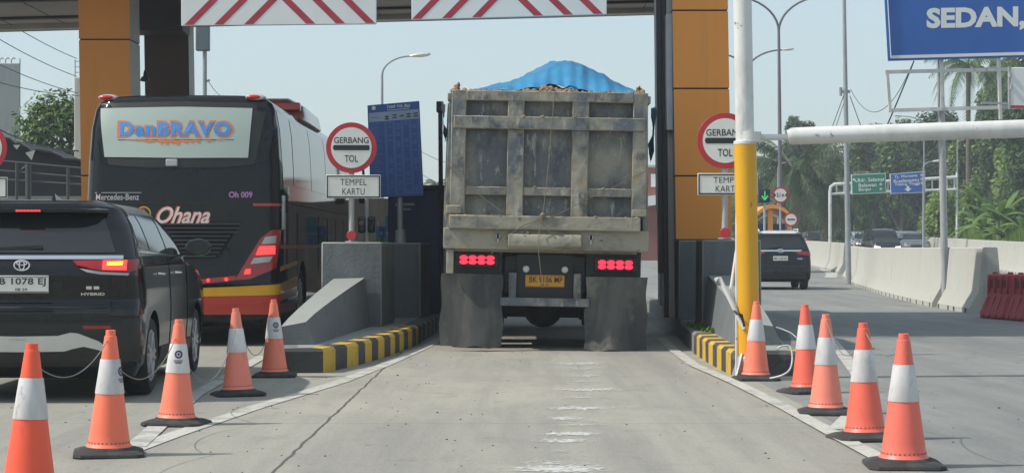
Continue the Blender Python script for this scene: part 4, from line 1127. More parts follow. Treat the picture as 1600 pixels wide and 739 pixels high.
B.body('body', [M['black_bus']], bus, zgrid(.26, 3.27, .06, B.z), cuts=[(3.0, .5, .58, .85), (9.0, .5, .58, .85)])
br = lambda a, z: B.rear(a, z)
sR = lambda y, z: B.side(y, z, 1); sL = lambda y, z: B.side(y, z, -1)
patch('window_surround', M['black_plastic'], bus, br, [(-1.10, 3.13), (0, 3.15), (1.10, 3.13)], [(-.94, 2.33), (-.5, 2.30), (0, 2.29), (.5, 2.30), (.94, 2.33)], .006, 6, 24)
rw = patch('rear_screen', M['bus_window'], bus, br, [(-1.075, 3.06), (0, 3.075), (.905, 3.06)], [(-.99, 2.43), (0, 2.415), (.86, 2.42)], .012, 6, 24)
mb = MB(); rim = [(-1.03, 2.36), (-.9, 2.325), (-.5, 2.285), (0, 2.275), (.5, 2.285), (.9, 2.325), (1.03, 2.36), (1.08, 2.6), (1.125, 3.1)]
mb.tube([B.rear(a, z) + Vector((0, -.006, 0)) for a, z in [(-1.125, 3.1), (-1.08, 2.6)] + rim], .007, 6); mb.build('window_seal', M['black_bus'], bus)
onr = lambda d: (lambda x, z: tuple(B.rear(x, z) + Vector((0, -d, 0))))
mb = MB(); text_into(mb, 'DanBRAVO', -.83, .67, 2.68, 2.905, onr(.0155), bold=.085, spacing=1.12, like=.085); mb.build('lettering_outline', M['text_orange'], rw, smooth=0, fixn=False)
mb = MB(); text_into(mb, 'DanBRAVO', -.80, .64, 2.70, 2.885, onr(.018), bold=.04, spacing=1.12); mb.build('lettering', M['text_blue'], rw, smooth=0, fixn=False)
mb = MB(); rr = random.Random(8)
for k in range(46):
    x = -.70 + 1.26 * rr.random(); hgt = .095 * (1 - abs((x + .07) / .66) ** 1.5) * rr.uniform(.5, 1); w_ = rr.uniform(.03, .09)
    z = 2.655
    mb.poly([onr(.0155 + k * 1e-5)(x - w_, z), onr(.0155 + k * 1e-5)(x + w_, z - hgt * .25), onr(.0155 + k * 1e-5)(x + w_ * .3, z - hgt * .55), onr(.0155 + k * 1e-5)(x + w_ * .6, z - hgt), onr(.0155 + k * 1e-5)(x - w_ * .4, z - hgt * .5)])
mb.build('flame_pattern', M['text_orange'], rw, smooth=0, fixn=False)
mb = MB(); mb.grid([[onr(.0158)(-.82 + 1.5 * k / 12, z) for k in range(13)] for z in (2.648, 2.656)]); mb.build('lettering_line', M['sign_black'], rw, smooth=0, fixn=False)
for x in (-1.02, .93):
    mb = MB(); p = B.rear(x, 3.19)
    mb.lathe([(.16, .10), (.155, -.02), (.13, -.05), (.11, -.055)], 20, (0, 0, 0), 'Y'); o = mb.build('marker_lamp', M['silver'], bus, loc=(p.x, p.y - .0, 3.215)); o.scale = (.82, 1, .27)
    mb = MB(); mb.lathe([(.115, -.05), (.10, -.08), (.06, -.10), (.01, -.105)], 18, (-.02, 0, 0), 'Y'); mb.build('marker_lens', mat('marker_red', (.62, .02, .03), .25, var=.05), o)
p = B.rear(-.11, 2.36); mb = MB(); mb.box(-.075, .075, -.03, .03, -.045, .045); mb.build('plate_light', M['text_silver'], bus, bevel=.012, loc=(p.x, p.y - .01, 2.355))
mb = MB(); text_into(mb, 'Mercedes-Benz', -1.10, -.53, 1.875, 1.955, onr(.005), bold=.01); mb.grid([[onr(.005)(-1.12 + .62 * k / 4, z) for k in range(5)] for z in (1.968, 1.975)]); mb.build('maker_lettering', M['text_silver'], bus, smooth=0, fixn=False)
mb = MB(); text_into(mb, 'Oh 009', .62, .92, 1.905, 1.985, onr(.005), bold=.03); mb.build('fleet_number', M['text_violet'], bus, smooth=0, fixn=False)
mb = MB(); mb.tube([Vector(onr(.002)(a, 1.835)) for a in np.linspace(-1.15, 1.15, 20)], .005, 5); mb.build('panel_gap', M['shadow_black'], bus)
patch('red_strip', M['bus_red'], bus, br, [(.93, 1.835), (1.36, 1.835)], [(.93, 1.80), (1.36, 1.80)], .006, 1, 10)
mb = MB(); text_into(mb, 'Ohana', -.32, .39, 1.555, 1.80, onr(.005), bold=.05, shear=.42); mb.build('name_outline', M['text_crimson'], bus, smooth=0, fixn=False)
mb = MB(); text_into(mb, 'Ohana', -.30, .385, 1.575, 1.79, onr(.0075), bold=.016, shear=.42); mb.build('name_lettering', M['text_pale'], bus, smooth=0, fixn=False)
mb = MB(); n = 26
for (r, mi, cx, cz, d) in ((.095, 0, 0, 0, .005), (.08, 1, 0, 0, .007), (.05, 2, -.025, .02, .009), (.04, 0, .03, -.03, .010)):
    mb.poly([onr(d)(-.47 + cx + r * math.cos(2 * math.pi * k / n), 1.70 + cz + r * math.sin(2 * math.pi * k / n)) for k in range(n)], mi)
mb.build('round_crest', [M['bus_yellow'], M['sign_black'], M['bus_red']], bus, smooth=0, fixn=False)
mb = MB()
for k in range(9):
    z = 1.57 - k * .052; x1 = .74 - .035 * k if k > 2 else .76 - .01 * k
    rings = []
    for i in range(15):
        x = -.85 + (x1 + .85) * i / 14; q = B.rear(x, z)
        rings.append([(x, q.y + .03, z + .012), (x, q.y - .022, z + .004), (x, q.y - .022, z - .008), (x, q.y + .03, z - .014)])
    mb.loft(rings)
mb.build('vent_louvres', mat('louvre_grey', (.05, .053, .057), .3, var=.1), bus, smooth=0)
patch('vent_backing', M['shadow_black'], bus, br, [(-.9, 1.60), (.78, 1.60)], [(-.9, 1.12), (.50, 1.12)], .002, 2, 12)
for sg in (-1, 1):
    f = lambda a, z, sg=sg: B.rear(a * sg, z)
    tl = patch('tail_lamp', M['tail_red'], bus, f, [(1.02, 1.38), (1.16, 1.49), (1.33, 1.50)], [(.70, .845), (.90, .86), (1.22, 1.0)], .03, 8, 12)
    patch('lamp_lit', M['brake_on'], tl, f, [(1.01, 1.28), (1.20, 1.29)], [(.965, 1.17), (1.20, 1.18)], .036, 3, 6)
    patch('lamp_clear', M['tail_clear'], tl, f, [(1.08, 1.40), (1.22, 1.42)], [(1.04, 1.31), (1.21, 1.32)], .036, 3, 6)
    patch('lamp_clear', M['tail_clear'], tl, f, [(.94, 1.13), (1.17, 1.15)], [(.90, 1.05), (1.13, 1.08)], .036, 3, 6)
    patch('lamp_lit', M['brake_on'], tl, f, [(.84, .985), (.90, .99)], [(.82, .92), (.90, .93)], .036, 2, 4)
patch('rear_light_strip', M['tail_red'], bus, br, [(-.72, .905), (-.3, .862), (0, .85), (.3, .862), (.72, .905)], [(-.70, .845), (-.3, .80), (0, .79), (.3, .80), (.70, .845)], .02, 2, 20)
mb = MB()
for x in (.12, .37, .60, -.12, -.37, -.60): q = B.rear(x, .845); mb.lathe([(.022, -.03), (.018, -.02)], 12, (q.x, q.y, .83 + abs(x) * .05), 'Y')
mb.build('strip_leds', M['brake_on'], bus)
patch('yellow_band', M['bus_yellow'], bus, br, [(-1.4, .80), (-.7, .765), (0, .74), (.7, .765), (1.4, .80)], [(-1.4, .66), (-.7, .645), (0, .635), (.7, .645), (1.4, .66)], .010, 2, 30)
patch('red_band', M['bus_red'], bus, br, [(-1.4, .655), (-.7, .64), (0, .63), (.7, .64), (1.4, .655)], [(-1.4, .41), (1.4, .41)], .012, 3, 30)
patch('bumper_crease', M['bus_red'], bus, br, [(-1.1, .54), (-.2, .52), (.2, .52), (1.1, .54)], [(-1.1, .52), (-.2, .50), (.2, .50), (1.1, .52)], .03, 1, 20)
for sg, fs in ((1, sR), (-1, sL)):
    patch('yellow_band', M['bus_yellow'], bus, fs, [(.36, .80), (2.3, .86)], [(.36, .66), (2.3, .74)], .005, 1, 8)
    patch('yellow_band', M['bus_yellow'], bus, fs, [(.36, 1.02), (2.3, 1.08)], [(.36, .96), (2.3, 1.03)], .005, 1, 8)
    patch('red_band', M['bus_red'], bus, fs, [(.36, 1.30), (7.2, 1.32)], [(.36, 1.25), (7.2, 1.28)], .005, 1, 8)
    patch('red_band', M['bus_red'], bus, fs, [(.36, .655), (2.3, .73)], [(.36, .41), (2.3, .41)], .005, 1, 8)
    for k, (a, b) in enumerate(((.55, 1.85), (1.93, 4.2), (4.26, 6.5), (6.56, 8.8), (8.86, 11.0))):
        patch('side_window', M['glass'], bus, fs, [(a, 3.02 if k else 3.05), (b, 3.02)], [(a + (.15 if k == 0 else 0), 2.12 if k else 2.05), (b, 2.12)], .006, 4, 6)
    mb = MB()
    for k in range(5):
        y = 2.3 + 1.45 * k + (1.5 if k > 0 else 0); 
        mb.tube([fs(y, z) + Vector((sg * .002, 0, 0)) for z in (.42, 1.0, 1.75)], .006, 5)
    mb.tube([fs(y, 1.86) + Vector((sg * .002, 0, 0)) for y in np.linspace(.4, 11.2, 20)], .007, 5); mb.build('locker_gap', M['shadow_black'], bus)
    mb = MB(); p = fs(.62, 1.75); mb.box(p.x - .02 if sg > 0 else p.x - .02, p.x + .02, .55, .75, 1.5, 1.95); mb.build('side_vent', M['silver'], bus, bevel=.015)
    wheel(bus, sg * 1.07, 3.0, .50, .30, sg, 8, 'silver'); wheel(bus, sg * 1.07, 9.0, .50, .30, sg, 8, 'silver')
    mb = MB(); p = fs(11.2, 2.6)
    mb.tube([(p.x - sg * .05, 11.2, 2.95), (p.x + sg * .22, 11.5, 2.95), (p.x + sg * .25, 11.6, 2.5)], .025, 8); am = mb.build('mirror_arm', M['black_plastic'], bus)
    mb = MB(); mb.box(p.x + sg * .25 - .1, p.x + sg * .25 + .1, 11.56, 11.66, 2.1, 2.55); mb.build('mirror_head', M['black_plastic'], am, bevel=.03)
patch('windscreen', M['glass'], bus, lambda a, z: B.front(a, z), [(-1.0, 2.9), (1.0, 2.9)], [(-1.1, 1.3), (1.1, 1.3)], .006, 6, 10)
# roof unit with a red rear edge
mb = MB(); A = []
for (y, w, h) in ((3.6, 1.12, .04), (3.75, 1.17, .22), (4.4, 1.18, .34), (6.6, 1.16, .30), (7.6, 1.0, .04)):
    A.append([(-w, y, 3.16), (-w * .96, y, 3.18 + h * .6), (-w * .75, y, 3.18 + h), (w * .75, y, 3.18 + h), (w * .96, y, 3.18 + h * .6), (w, y, 3.16)])
mb.loft(A); ru = mb.build('roof_unit', mat('roof_unit_rose', (.42, .10, .10), .25, coat=.6, var=.1), bus, smooth=50)
mb = MB(); mb.bar((-1.15, 3.62, 3.33), (1.15, 3.62, 3.33), .18, .12); mb.build('roof_unit_lip', M['bus_red'], ru, bevel=.02)
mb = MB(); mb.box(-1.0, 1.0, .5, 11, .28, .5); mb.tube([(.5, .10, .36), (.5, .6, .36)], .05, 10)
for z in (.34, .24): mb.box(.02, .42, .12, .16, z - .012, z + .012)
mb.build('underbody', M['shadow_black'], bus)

# ---------- dump truck
M['mud_paint'] = layered('muddy_steel', (0.125, 0.145, 0.165), [
    ((0.39, 0.36, 0.28), 1.9, (1, 1, .6), .42, .60, .88), ((0.055, 0.064, 0.075), 2.6, (1, 1, .7), .53, .64, .8),
    ((0.46, 0.45, 0.41), 4.5, (1.6, 1, .35), .57, .66, .8), ((0.36, 0.27, 0.16), 6, (1, 1, 1), .56, .68, .75), ((0.5, 0.5, 0.47), 22, (1.4, 1, .5), .64, .70, .8)], rough=.85, bump=.5, bscale=12, bdist=.02)
M['mud_panel'] = layered('muddy_panel', (0.14, 0.152, 0.165), [
    ((0.33, 0.31, 0.25), 1.6, (1, 1, .7), .44, .62, .88), ((0.065, 0.078, 0.10), 3.0, (1, 1, .5), .54, .66, .75),
    ((0.42, 0.42, 0.39), 7, (1.5, 1, .35), .60, .67, .8), ((0.30, 0.22, 0.13), 5, (1, 1, 1), .60, .70, .7), ((0.5, 0.49, 0.46), 26, (1.2, 1, .6), .63, .69, .8)], rough=.85, bump=.8, bscale=5, bdist=.04)
M['mud_beam'] = layered('muddy_beam', (0.35, 0.325, 0.255), [
    ((0.12, 0.125, 0.12), 2.2, (.7, 1, 1), .50, .66, .9), ((0.38, 0.36, 0.30), 5, (.6, 1, 1), .55, .70, .7), ((0.07, 0.07, 0.065), 11, (.6, 1, 1), .63, .70, .8), ((0.36, 0.28, 0.17), 4, (.8, 1, 1), .57, .68, .7)], rough=.88, bump=.5, bscale=10, bdist=.02)
M['flap'] = layered('mud_flap', (0.050, 0.052, 0.054), [
    ((0.13, 0.125, 0.11), 1.6, (1.2, 1, .35), .46, .64, .85), ((0.20, 0.19, 0.16), 2.6, (1, 1, .7), .56, .68, .8), ((0.03, 0.03, 0.03), 4, (1.5, 1, .3), .55, .7, .6)], rough=.85, bump=.2)
M['soil'] = layered('soil', (0.30, 0.20, 0.12), [((0.18, 0.11, 0.065), 5, (1, 1, 1), .45, .65, .9), ((0.42, 0.31, 0.2), 12, (1, 1, 1), .55, .7, .7)], rough=.95, bump=.8, bscale=30)
M['tarp'] = layered('blue_tarp', (0.035, 0.235, 0.44), [((0.18, 0.27, 0.32), 3.2, (1, 1, 1), .54, .70, .7), ((0.02, 0.14, 0.30), 2.5, (1, 1, 1), .45, .7, .8), ((0.14, 0.42, 0.66), 6, (1, 1, 1), .60, .75, .5)], rough=.42, bump=.3, bscale=12)
M['plate_orange'] = mat('plate_orange', (0.66, 0.31, 0.02), .45, var=.1)
M['brake_red'] = mat('brake_red', (1.0, 0.02, 0.05), .3, emit=1.35, var=.02)
M['rub_edge'] = layered('rubbed_edge', (0.34, 0.29, 0.21), [((0.12, 0.12, 0.115), 5, (1, 1, 1), .48, .62, .8), ((0.26, 0.15, 0.07), 8, (1, 1, 1), .56, .66, .8)], rough=.9, bump=0)
truck = thing('dump_truck', 'mud caked dump truck seen from behind, heaped with soil under a blue tarpaulin', 'dump truck', (.39, 23.4, 0.004), 0, None, R(1.0))
s = 23.4 / F
tx = lambda px: (px - 850) * s
tz = lambda py: (549 - py) * s
def tbox(mb, p0, p1, q0, q1, y0, y1, mi=0): mb.box(tx(p0), tx(p1), y0, y1, tz(q1), tz(q0), mi)
body = bpy.data.objects.new('tipper_body', None); col.objects.link(body); body.parent = truck; body.empty_display_size = .2
mb = MB(); tbox(mb, 706, 999, 147, 362, .13, .16); o = mb.build('tailgate_sheet', M['mud_panel'], body)
mb = MB()
tbox(mb, 699, 722, 143, 338, -.0, .13); tbox(mb, 983, 1006, 143, 338, -.0, .13)
tbox(mb, 787, 813, 158, 338, .004, .128); tbox(mb, 888, 914, 158, 338, .004, .128)
mb.build('uprights', [M['mud_paint'], M['rub_edge']], body, bevel=.010, edge=1)
mb = MB()
tbox(mb, 722, 983, 143, 159, -.004, .132); tbox(mb, 703, 1002, 183, 203, -.03, .0)
for a, b in ((722, 787), (813, 888), (914, 983)): tbox(mb, a, b, 293, 306, .02, .127); 
for a, b in ((722, 787), (813, 888), (914, 983)): tbox(mb, a, b, 183, 203, .0, .126)
mb.build('rails', [M['mud_paint'], M['rub_edge']], body, bevel=.010, edge=1)
mb = MB()
tbox(mb, 698, 997, 338, 360, -.09, .12); tbox(mb, 693, 717, 323, 336, -.05, .0); tbox(mb, 983, 1007, 325, 337, -.05, .0)
mb.build('bottom_beam', [M['mud_beam'], M['rub_edge']], body, bevel=.013, edge=1)
mb = MB(); tbox(mb, 690, 1010, 358.5, 391, -.02, .10); mb.build('lower_panel', M['mud_beam'], body, bevel=.01)
mb = MB(); n = 10
prof = [(-.021, tz(364)), (-.10, tz(367)), (-.125, tz(374)), (-.12, tz(385)), (-.08, tz(389)), (-.021, tz(389))]
mb.prism(prof, 'X', tx(791), tx(905)); mb.build('hinge_bump', M['mud_beam'], body, bevel=.01)
mb = MB()
for px in (775, 920): mb.lathe([(.03, -.03), (.02, .0)], 12, (tx(px), -.02, tz(370)), 'Y'); mb.box(tx(px) - .012, tx(px) + .012, -.05, -.02, tz(381), tz(366))
mb.build('latch', M['galv'], body)
# sides, floor and front board of the body
mb = MB(); LB = 5.6
for sg in (-1, 1):
    x = sg * 1.18
    mb.hexa([(x - .03 + sg * .03, .03, 1.24), (x + .03 + sg * .03, .03, 1.24), (x + .03 + sg * .03, LB, 1.24), (x - .03 + sg * .03, LB, 1.24)], [(x - .03, .03, 3.12), (x + .03, .03, 3.12), (x + .03, LB, 3.12), (x - .03, LB, 3.12)])
    mb.box(x - .05, x + .07 if sg > 0 else x + .05, .02, LB, 3.04, 3.13)
    for k in range(8):
        y = .35 + k * .72; mb.hexa([(x + sg * .06 - .03, y, 1.26), (x + sg * .06 + .03, y, 1.26), (x + sg * .06 + .03, y + .12, 1.26), (x + sg * .06 - .03, y + .12, 1.26)], [(x + sg * .03 - .03, y, 3.03), (x + sg * .03 + .03, y, 3.03), (x + sg * .03 + .03, y + .12, 3.03), (x + sg * .03 - .03, y + .12, 3.03)])
mb.box(-1.15, 1.15, LB - .05, LB, 1.24, 3.35); mb.build('side_boards', M['mud_paint'], body, bevel=.008)
mb = MB(); mb.box(-1.12, 1.12, .17, LB - .06, 1.2, 1.3); mb.build('floor', M['mud_beam'], body)
# soil heap and tarpaulin
def heap(x, y):
    rr_ = math.hypot(x / 1.25, (y - 2.6) / 3.1)
    return 3.04 + .28 * max(0, 1 - rr_ ** 1.7) + .11 * math.exp(-((x - .06) / .42) ** 2) * max(0, 1 - y / 1.4)
rg = random.Random(11)
mb = MB(); nx, ny = 26, 34
mb.grid([[(-1.12 + 2.24 * i / nx, .17 + (LB - .3) * j / ny, heap(-1.12 + 2.24 * i / nx, .17 + (LB - .3) * j / ny) + rg.uniform(-.03, .04) - (.05 if j > 3 else -.02)) for i in range(nx + 1)] for j in range(ny + 1)])
for _ in range(130):
    x = max(-.34, min(.44, rg.gauss(.05, .20))); r = rg.uniform(.018, .05); y = rg.uniform(.06, .30)
    mb.lathe([(r * .2, -r), (r * .9, -r * .4), (r, .1 * r), (r * .7, r * .7), (r * .1, r)], 6, (x, y, 3.155 + rg.uniform(-.01, .06) - .10 * abs(x)))
for cx in (-1.10, 1.12):
    for _ in range(16):
        k = rg.random(); r = rg.uniform(.02, .045) * (1.15 - .75 * k)
        mb.lathe([(r * .2, -r), (r, -r * .2), (r * .8, r * .6), (r * .1, r)], 6, (cx + rg.uniform(-.09, .09) * (1 - k), rg.uniform(.03, .25), 3.15 + .11 * k))
for _ in range(40):
    r = rg.uniform(.012, .03); mb.lathe([(r * .3, -r), (r, -r * .2), (r * .2, r)], 5, (rg.uniform(-1.1, 1.1), rg.uniform(.02, .12), 3.168))
mb.build('soil_load', M['soil'], truck, smooth=0)
mb = MB(); nx, ny = 110, 60; g = []
edge = lambda x: .10 + .12 * math.exp(-((x - .05) / .36) ** 2) + .02 * math.sin(x * 17) + .015 * math.sin(x * 41)
ridge = [((px - 800) * .0082 - .39, 1.26 + (388 - py) * .0082) for px, py in ((738, 148), (770, 137), (800, 126), (830, 111), (855, 99.5), (868, 97), (885, 97.5), (905, 105), (935, 120), (960, 133), (984, 148))]
rz_ = lambda x: float(np.interp(x, [p[0] for p in ridge], [p[1] for p in ridge]))
for j in range(ny + 1):
    row = []
    for i in range(nx + 1):
        x = -.93 + 2.04 * i / nx; v = j / ny
        y = edge(x) + (LB - .7 - edge(x)) * v
        up = min(1, (y - edge(x)) / 1.2); zt = rz_(x); zl = 3.15 + .085 * math.exp(-((x - .05) / .36) ** 2) + .012 * math.sin(x * 19)
        z = zl + (zt - zl) * math.sin(up * math.pi / 2) ** .8
        q = Vector((x * 2.3, y * 1.6, 4.0)); fold = 1 - abs(mnoise.noise(q)) * 2.2; fine = 1 - abs(mnoise.noise(q * 2.9 + Vector((7, 1, 3)))) * 2.0
        z += up * (.055 * mnoise.noise(q * .8) + .035 * fold ** 3 * (1 if fold > 0 else 0) + .016 * fine ** 3 * (1 if fine > 0 else 0) - .02)
        row.append((x, y, z + .02))
    g.append(row)
mb.grid(g); tp = mb.build('tarpaulin', M['tarp'], truck, smooth=70)
mb = MB()
for sx, xx in ((1, 1.30), (-1, -1.27)):
    rows = []
    for j in range(7):
        rows.append([(xx + sx * (.02 * math.sin(j * 1.7 + i) + (.03 if j < 4 else 0)), .25 + .16 * i + .05 * math.sin(j), 3.05 - .115 * j * (1 if sx > 0 else .7)) for i in range(5)])
    mb.grid(rows)
mb.build('tarpaulin_flap', M['tarp'], tp, smooth=70, fixn=False)
mb = MB()
for zy, y0, x0, x1, n in ((tz(183), -.03, -1.14, 1.18, 30), (tz(293), .02, -.98, 1.02, 26), (tz(338), -.09, -1.16, 1.14, 40), (tz(143), .0, -1.1, 1.15, 50), (tz(364), -.12, -.45, .42, 8)):
    for _ in range(n):
        r = rg.uniform(.004, .013) * (1.9 if rg.random() < .1 else 1); x = rg.uniform(x0, x1)
        mb.lathe([(r * 1.3, -.002), (r, r * .5), (r * .3, r * .85)], 6, (x, y0 + rg.uniform(.01, .04), zy))
mb.build('mud_crumbs', M['soil'], body, smooth=0)
# ropes over the tailgate
mb = MB()
def trope(pts, r=.0045): mb.tube([Vector((tx(a), y, tz(b))) for a, b, y in pts], r, 5)
trope([(861, 140, -.0), (858, 158, -.035), (857, 185, -.045), (855, 205, -.04), (853, 240, -.02), (850, 280, -.02), (846, 320, -.10), (842, 345, -.12), (839, 365, -.14), (838, 390, -.15), (842, 420, -.1), (846, 450, -.08)])
trope([(697, 262, -.01), (720, 287, -.03), (752, 312, -.06), (783, 334, -.10)]); trope([(1008, 262, -.01), (960, 288, -.03), (910, 312, -.05), (868, 335, -.1), (848, 342, -.1)])
trope([(842, 342, -.11), (815, 352, -.1), (786, 372, -.08), (765, 398, -.05)]); trope([(842, 348, -.1), (860, 366, -.13), (880, 396, -.08)])
mb.lathe([(.005, -.05), (.03, -.02), (.035, .02), (.005, .05)], 8, (tx(844), -.11, tz(338)))
mb.build('tie_ropes', M['rope'], truck)
# chassis, lamps, bumper frame, flaps
mb = MB()
for x in (-.42, .42): mb.box(x - .05, x + .05, .35, 8.0, .72, 1.02)
mb.box(-.5, .5, .30, .36, .70, 1.16); mb.box(-1.1, 1.1, .45, .52, .95, 1.16); mb.box(-.9, .9, 5.6, 5.8, .6, 1.1)
mb.build('chassis', M['black_plastic'], truck, bevel=.01)
for a, b, q in ((713, 772, 408), (931, 991, 412)):
    mb = MB(); tbox(mb, a - 4, b + 4, q - 11, q + 11, .18, .24); lm = mb.build('tail_lamp', M['black_plastic'], truck, bevel=.01)
    mb = MB()
    for k in range(4):
        for r_ in (-1, 1):
            cx = a + 8.5 + k * 14; cz = q + r_ * 3.4
            mb.prism([(tx(cx) + .052 * math.cos(R(30 + 45 * i - 7.5)), tz(cz) + .030 * math.sin(R(30 + 45 * i - 7.5))) for i in range(8)], 'Y', .165, .18)
    mb.build('lamp_lit', M['brake_red'], lm, smooth=0)
    for e in (-1,):
        mb = MB(); tbox(mb, a - 16, b + 10, 392, 430, .24, .3); mb.build('lamp_bracket', M['black_plastic'], truck)
mb = MB(); tbox(mb, 695, 706, 391, 430, .02, .10); mb.build('side_post', M['mud_beam'], truck, bevel=.01)
def flap(p0, p1, q0, q1, ph):
    mb = MB(); n, m_ = 10, 12; rows = []
    for back in (0, .02):
        pass
    f = lambda i, j, e: (tx(p0 + (p1 - p0) * i / n) + .012 * math.sin(j * .9 + ph) * (i / n - .5) * 2 - .02 * (j / m_ - .5) * (1 if ph else -1) * 0 + (-.02 if i == 0 else .01 if i == n else 0) * j / m_, .12 + .055 * math.sin(i * .62 + ph) * (j / m_) - .08 * (j / m_) ** 2 + e, tz(q0 + (q1 - q0) * j / m_) + .016 * math.sin(i * 1.3 + ph) * (j / m_) ** 4)
    A_ = [[f(i, j, 0) for i in range(n + 1)] for j in range(m_ + 1)]; B_ = [[f(i, j, .02) for i in range(n + 1)] for j in range(m_ + 1)]
    mb.grid(A_); mb.grid(B_)
    for a, b in ((A_[0], B_[0]), (A_[-1], B_[-1]), ([r[0] for r in A_], [r[0] for r in B_]), ([r[-1] for r in A_], [r[-1] for r in B_])): mb.grid([a, b])
    return mb.build('mud_flap', M['flap'], truck, smooth=60)
flap(688, 783, 430, 544, .4); flap(915, 1010, 431, 546, 2.1)
mb = MB(); tbox(mb, 793, 805, 427, 468, .16, .22); tbox(mb, 895, 907, 427, 468, .16, .22); mb.build('bumper_upright', M['mud_paint'], truck, bevel=.008)
mb = MB(); tbox(mb, 780, 920, 466, 479, .10, .20); mb.build('bumper_bar', M['mud_paint'], truck, bevel=.01)
mb = MB(); tbox(mb, 806, 894, 398, 466, .24, .28); mb.build('back_plate', M['black_plastic'], truck)
for px in (820, 881):
    mb = MB(); mb.lathe([(.042, .20), (.042, .18), (.03, .168), (.012, .165)], 20, (tx(px), 0, tz(421)), 'Y'); mb.build('round_reflector', M['silver'], truck)
plate(truck, tx(850), .225, tz(439.5), .48, .155, 'BK 9106 MP', '06 27', M['plate_orange'], M['plate_ink'])
mb = MB(); mb.box(-.64, .64, 3.5, 3.6, .30, .72); mb.box(-.9, .9, 5.2, 5.3, .28, .72); mb.build('shade_plate', M['shadow_black'], truck)  # dark plates added to block the bright road showing beneath the truck
mb = MB(); mb.tube([(-1.0, 1.25, .52), (1.0, 1.25, .52)], .15, 14); mb.tube([(-1.0, 2.65, .52), (1.0, 2.65, .52)], .15, 14); mb.tube([(-.66, 1.25, .5), (-.50, 1.25, .5)], .22, 16); mb.tube([(.50, 1.25, .5), (.66, 1.25, .5)], .22, 16)
for y in (1.25, 2.65): mb.lathe([(.02, -.25), (.16, -.22), (.25, -.08), (.26, .05), (.18, .2), (.08, .26)], 20, (.0, y, .50), 'Y')
mb.lathe([(.09, -.9), (.09, .9)], 10, (.0, 1.7, .62), 'Y')
for x in (-.55, .55): mb.hexa([(x - .06, .6, .50), (x + .06, .6, .50), (x + .06, 3.2, .50), (x - .06, 3.2, .50)], [(x - .06, 1.0, .72), (x + .06, 1.0, .72), (x + .06, 2.9, .72), (x - .06, 2.9, .72)]); mb.box(x - .09, x + .09, .98, 1.2, .36, .5)
mb.build('axle', M['shadow_black'], truck)
for y in (1.25, 2.65):
    for sg in (-1, 1):
        for x in (.80, 1.09): wheel(truck, sg * x, y, .52, .27, sg, 6, 'mud_paint')
for sg in (-1, 1): wheel(truck, sg * 1.02, 7.3, .52, .28, sg, 6, 'mud_paint')
C_ = Shell([.5, .9, 1.2, 1.9, 2.6, 2.85, 2.95], [1.15, 1.2, 1.22, 1.22, 1.15, 1.08, .9], [5.95] * 7, [8.35, 8.4, 8.4, 8.35, 8.15, 8.0, 7.7], .08, .25, 0, .1)
cab = C_.body('cab', [mat('cab_paint', (.30, .07, .03), .4, var=.15)], truck, zgrid(.5, 2.95, .1, C_.z), cuts=[(7.3, .52, .62, .7)])
patch('windscreen', M['glass'], cab, lambda a, z: C_.front(a, z), [(-1.0, 2.6), (1.0, 2.6)], [(-1.1, 1.75), (1.1, 1.75)], .006, 4, 8)
for sg in (-1, 1):
    patch('cab_window', M['glass'], cab, lambda y, z, sg=sg: C_.side(y, z, sg), [(6.5, 2.5), (7.7, 2.5)], [(6.5, 1.8), (7.95, 1.8)], .006, 3, 5)
    mb = MB(); mb.tube([(sg * 1.1, 7.9, 2.6), (sg * 1.42, 8.1, 2.55), (sg * 1.45, 8.1, 1.5)], .02, 8); mr = mb.build('mirror_arm', M['black_plastic'], cab)
    mb = MB(); mb.box(sg * 1.45 - .1, sg * 1.45 + .1, 8.06, 8.16, 1.75, 2.2); mb.build('mirror_head', M['black_plastic'], mr, bevel=.03)

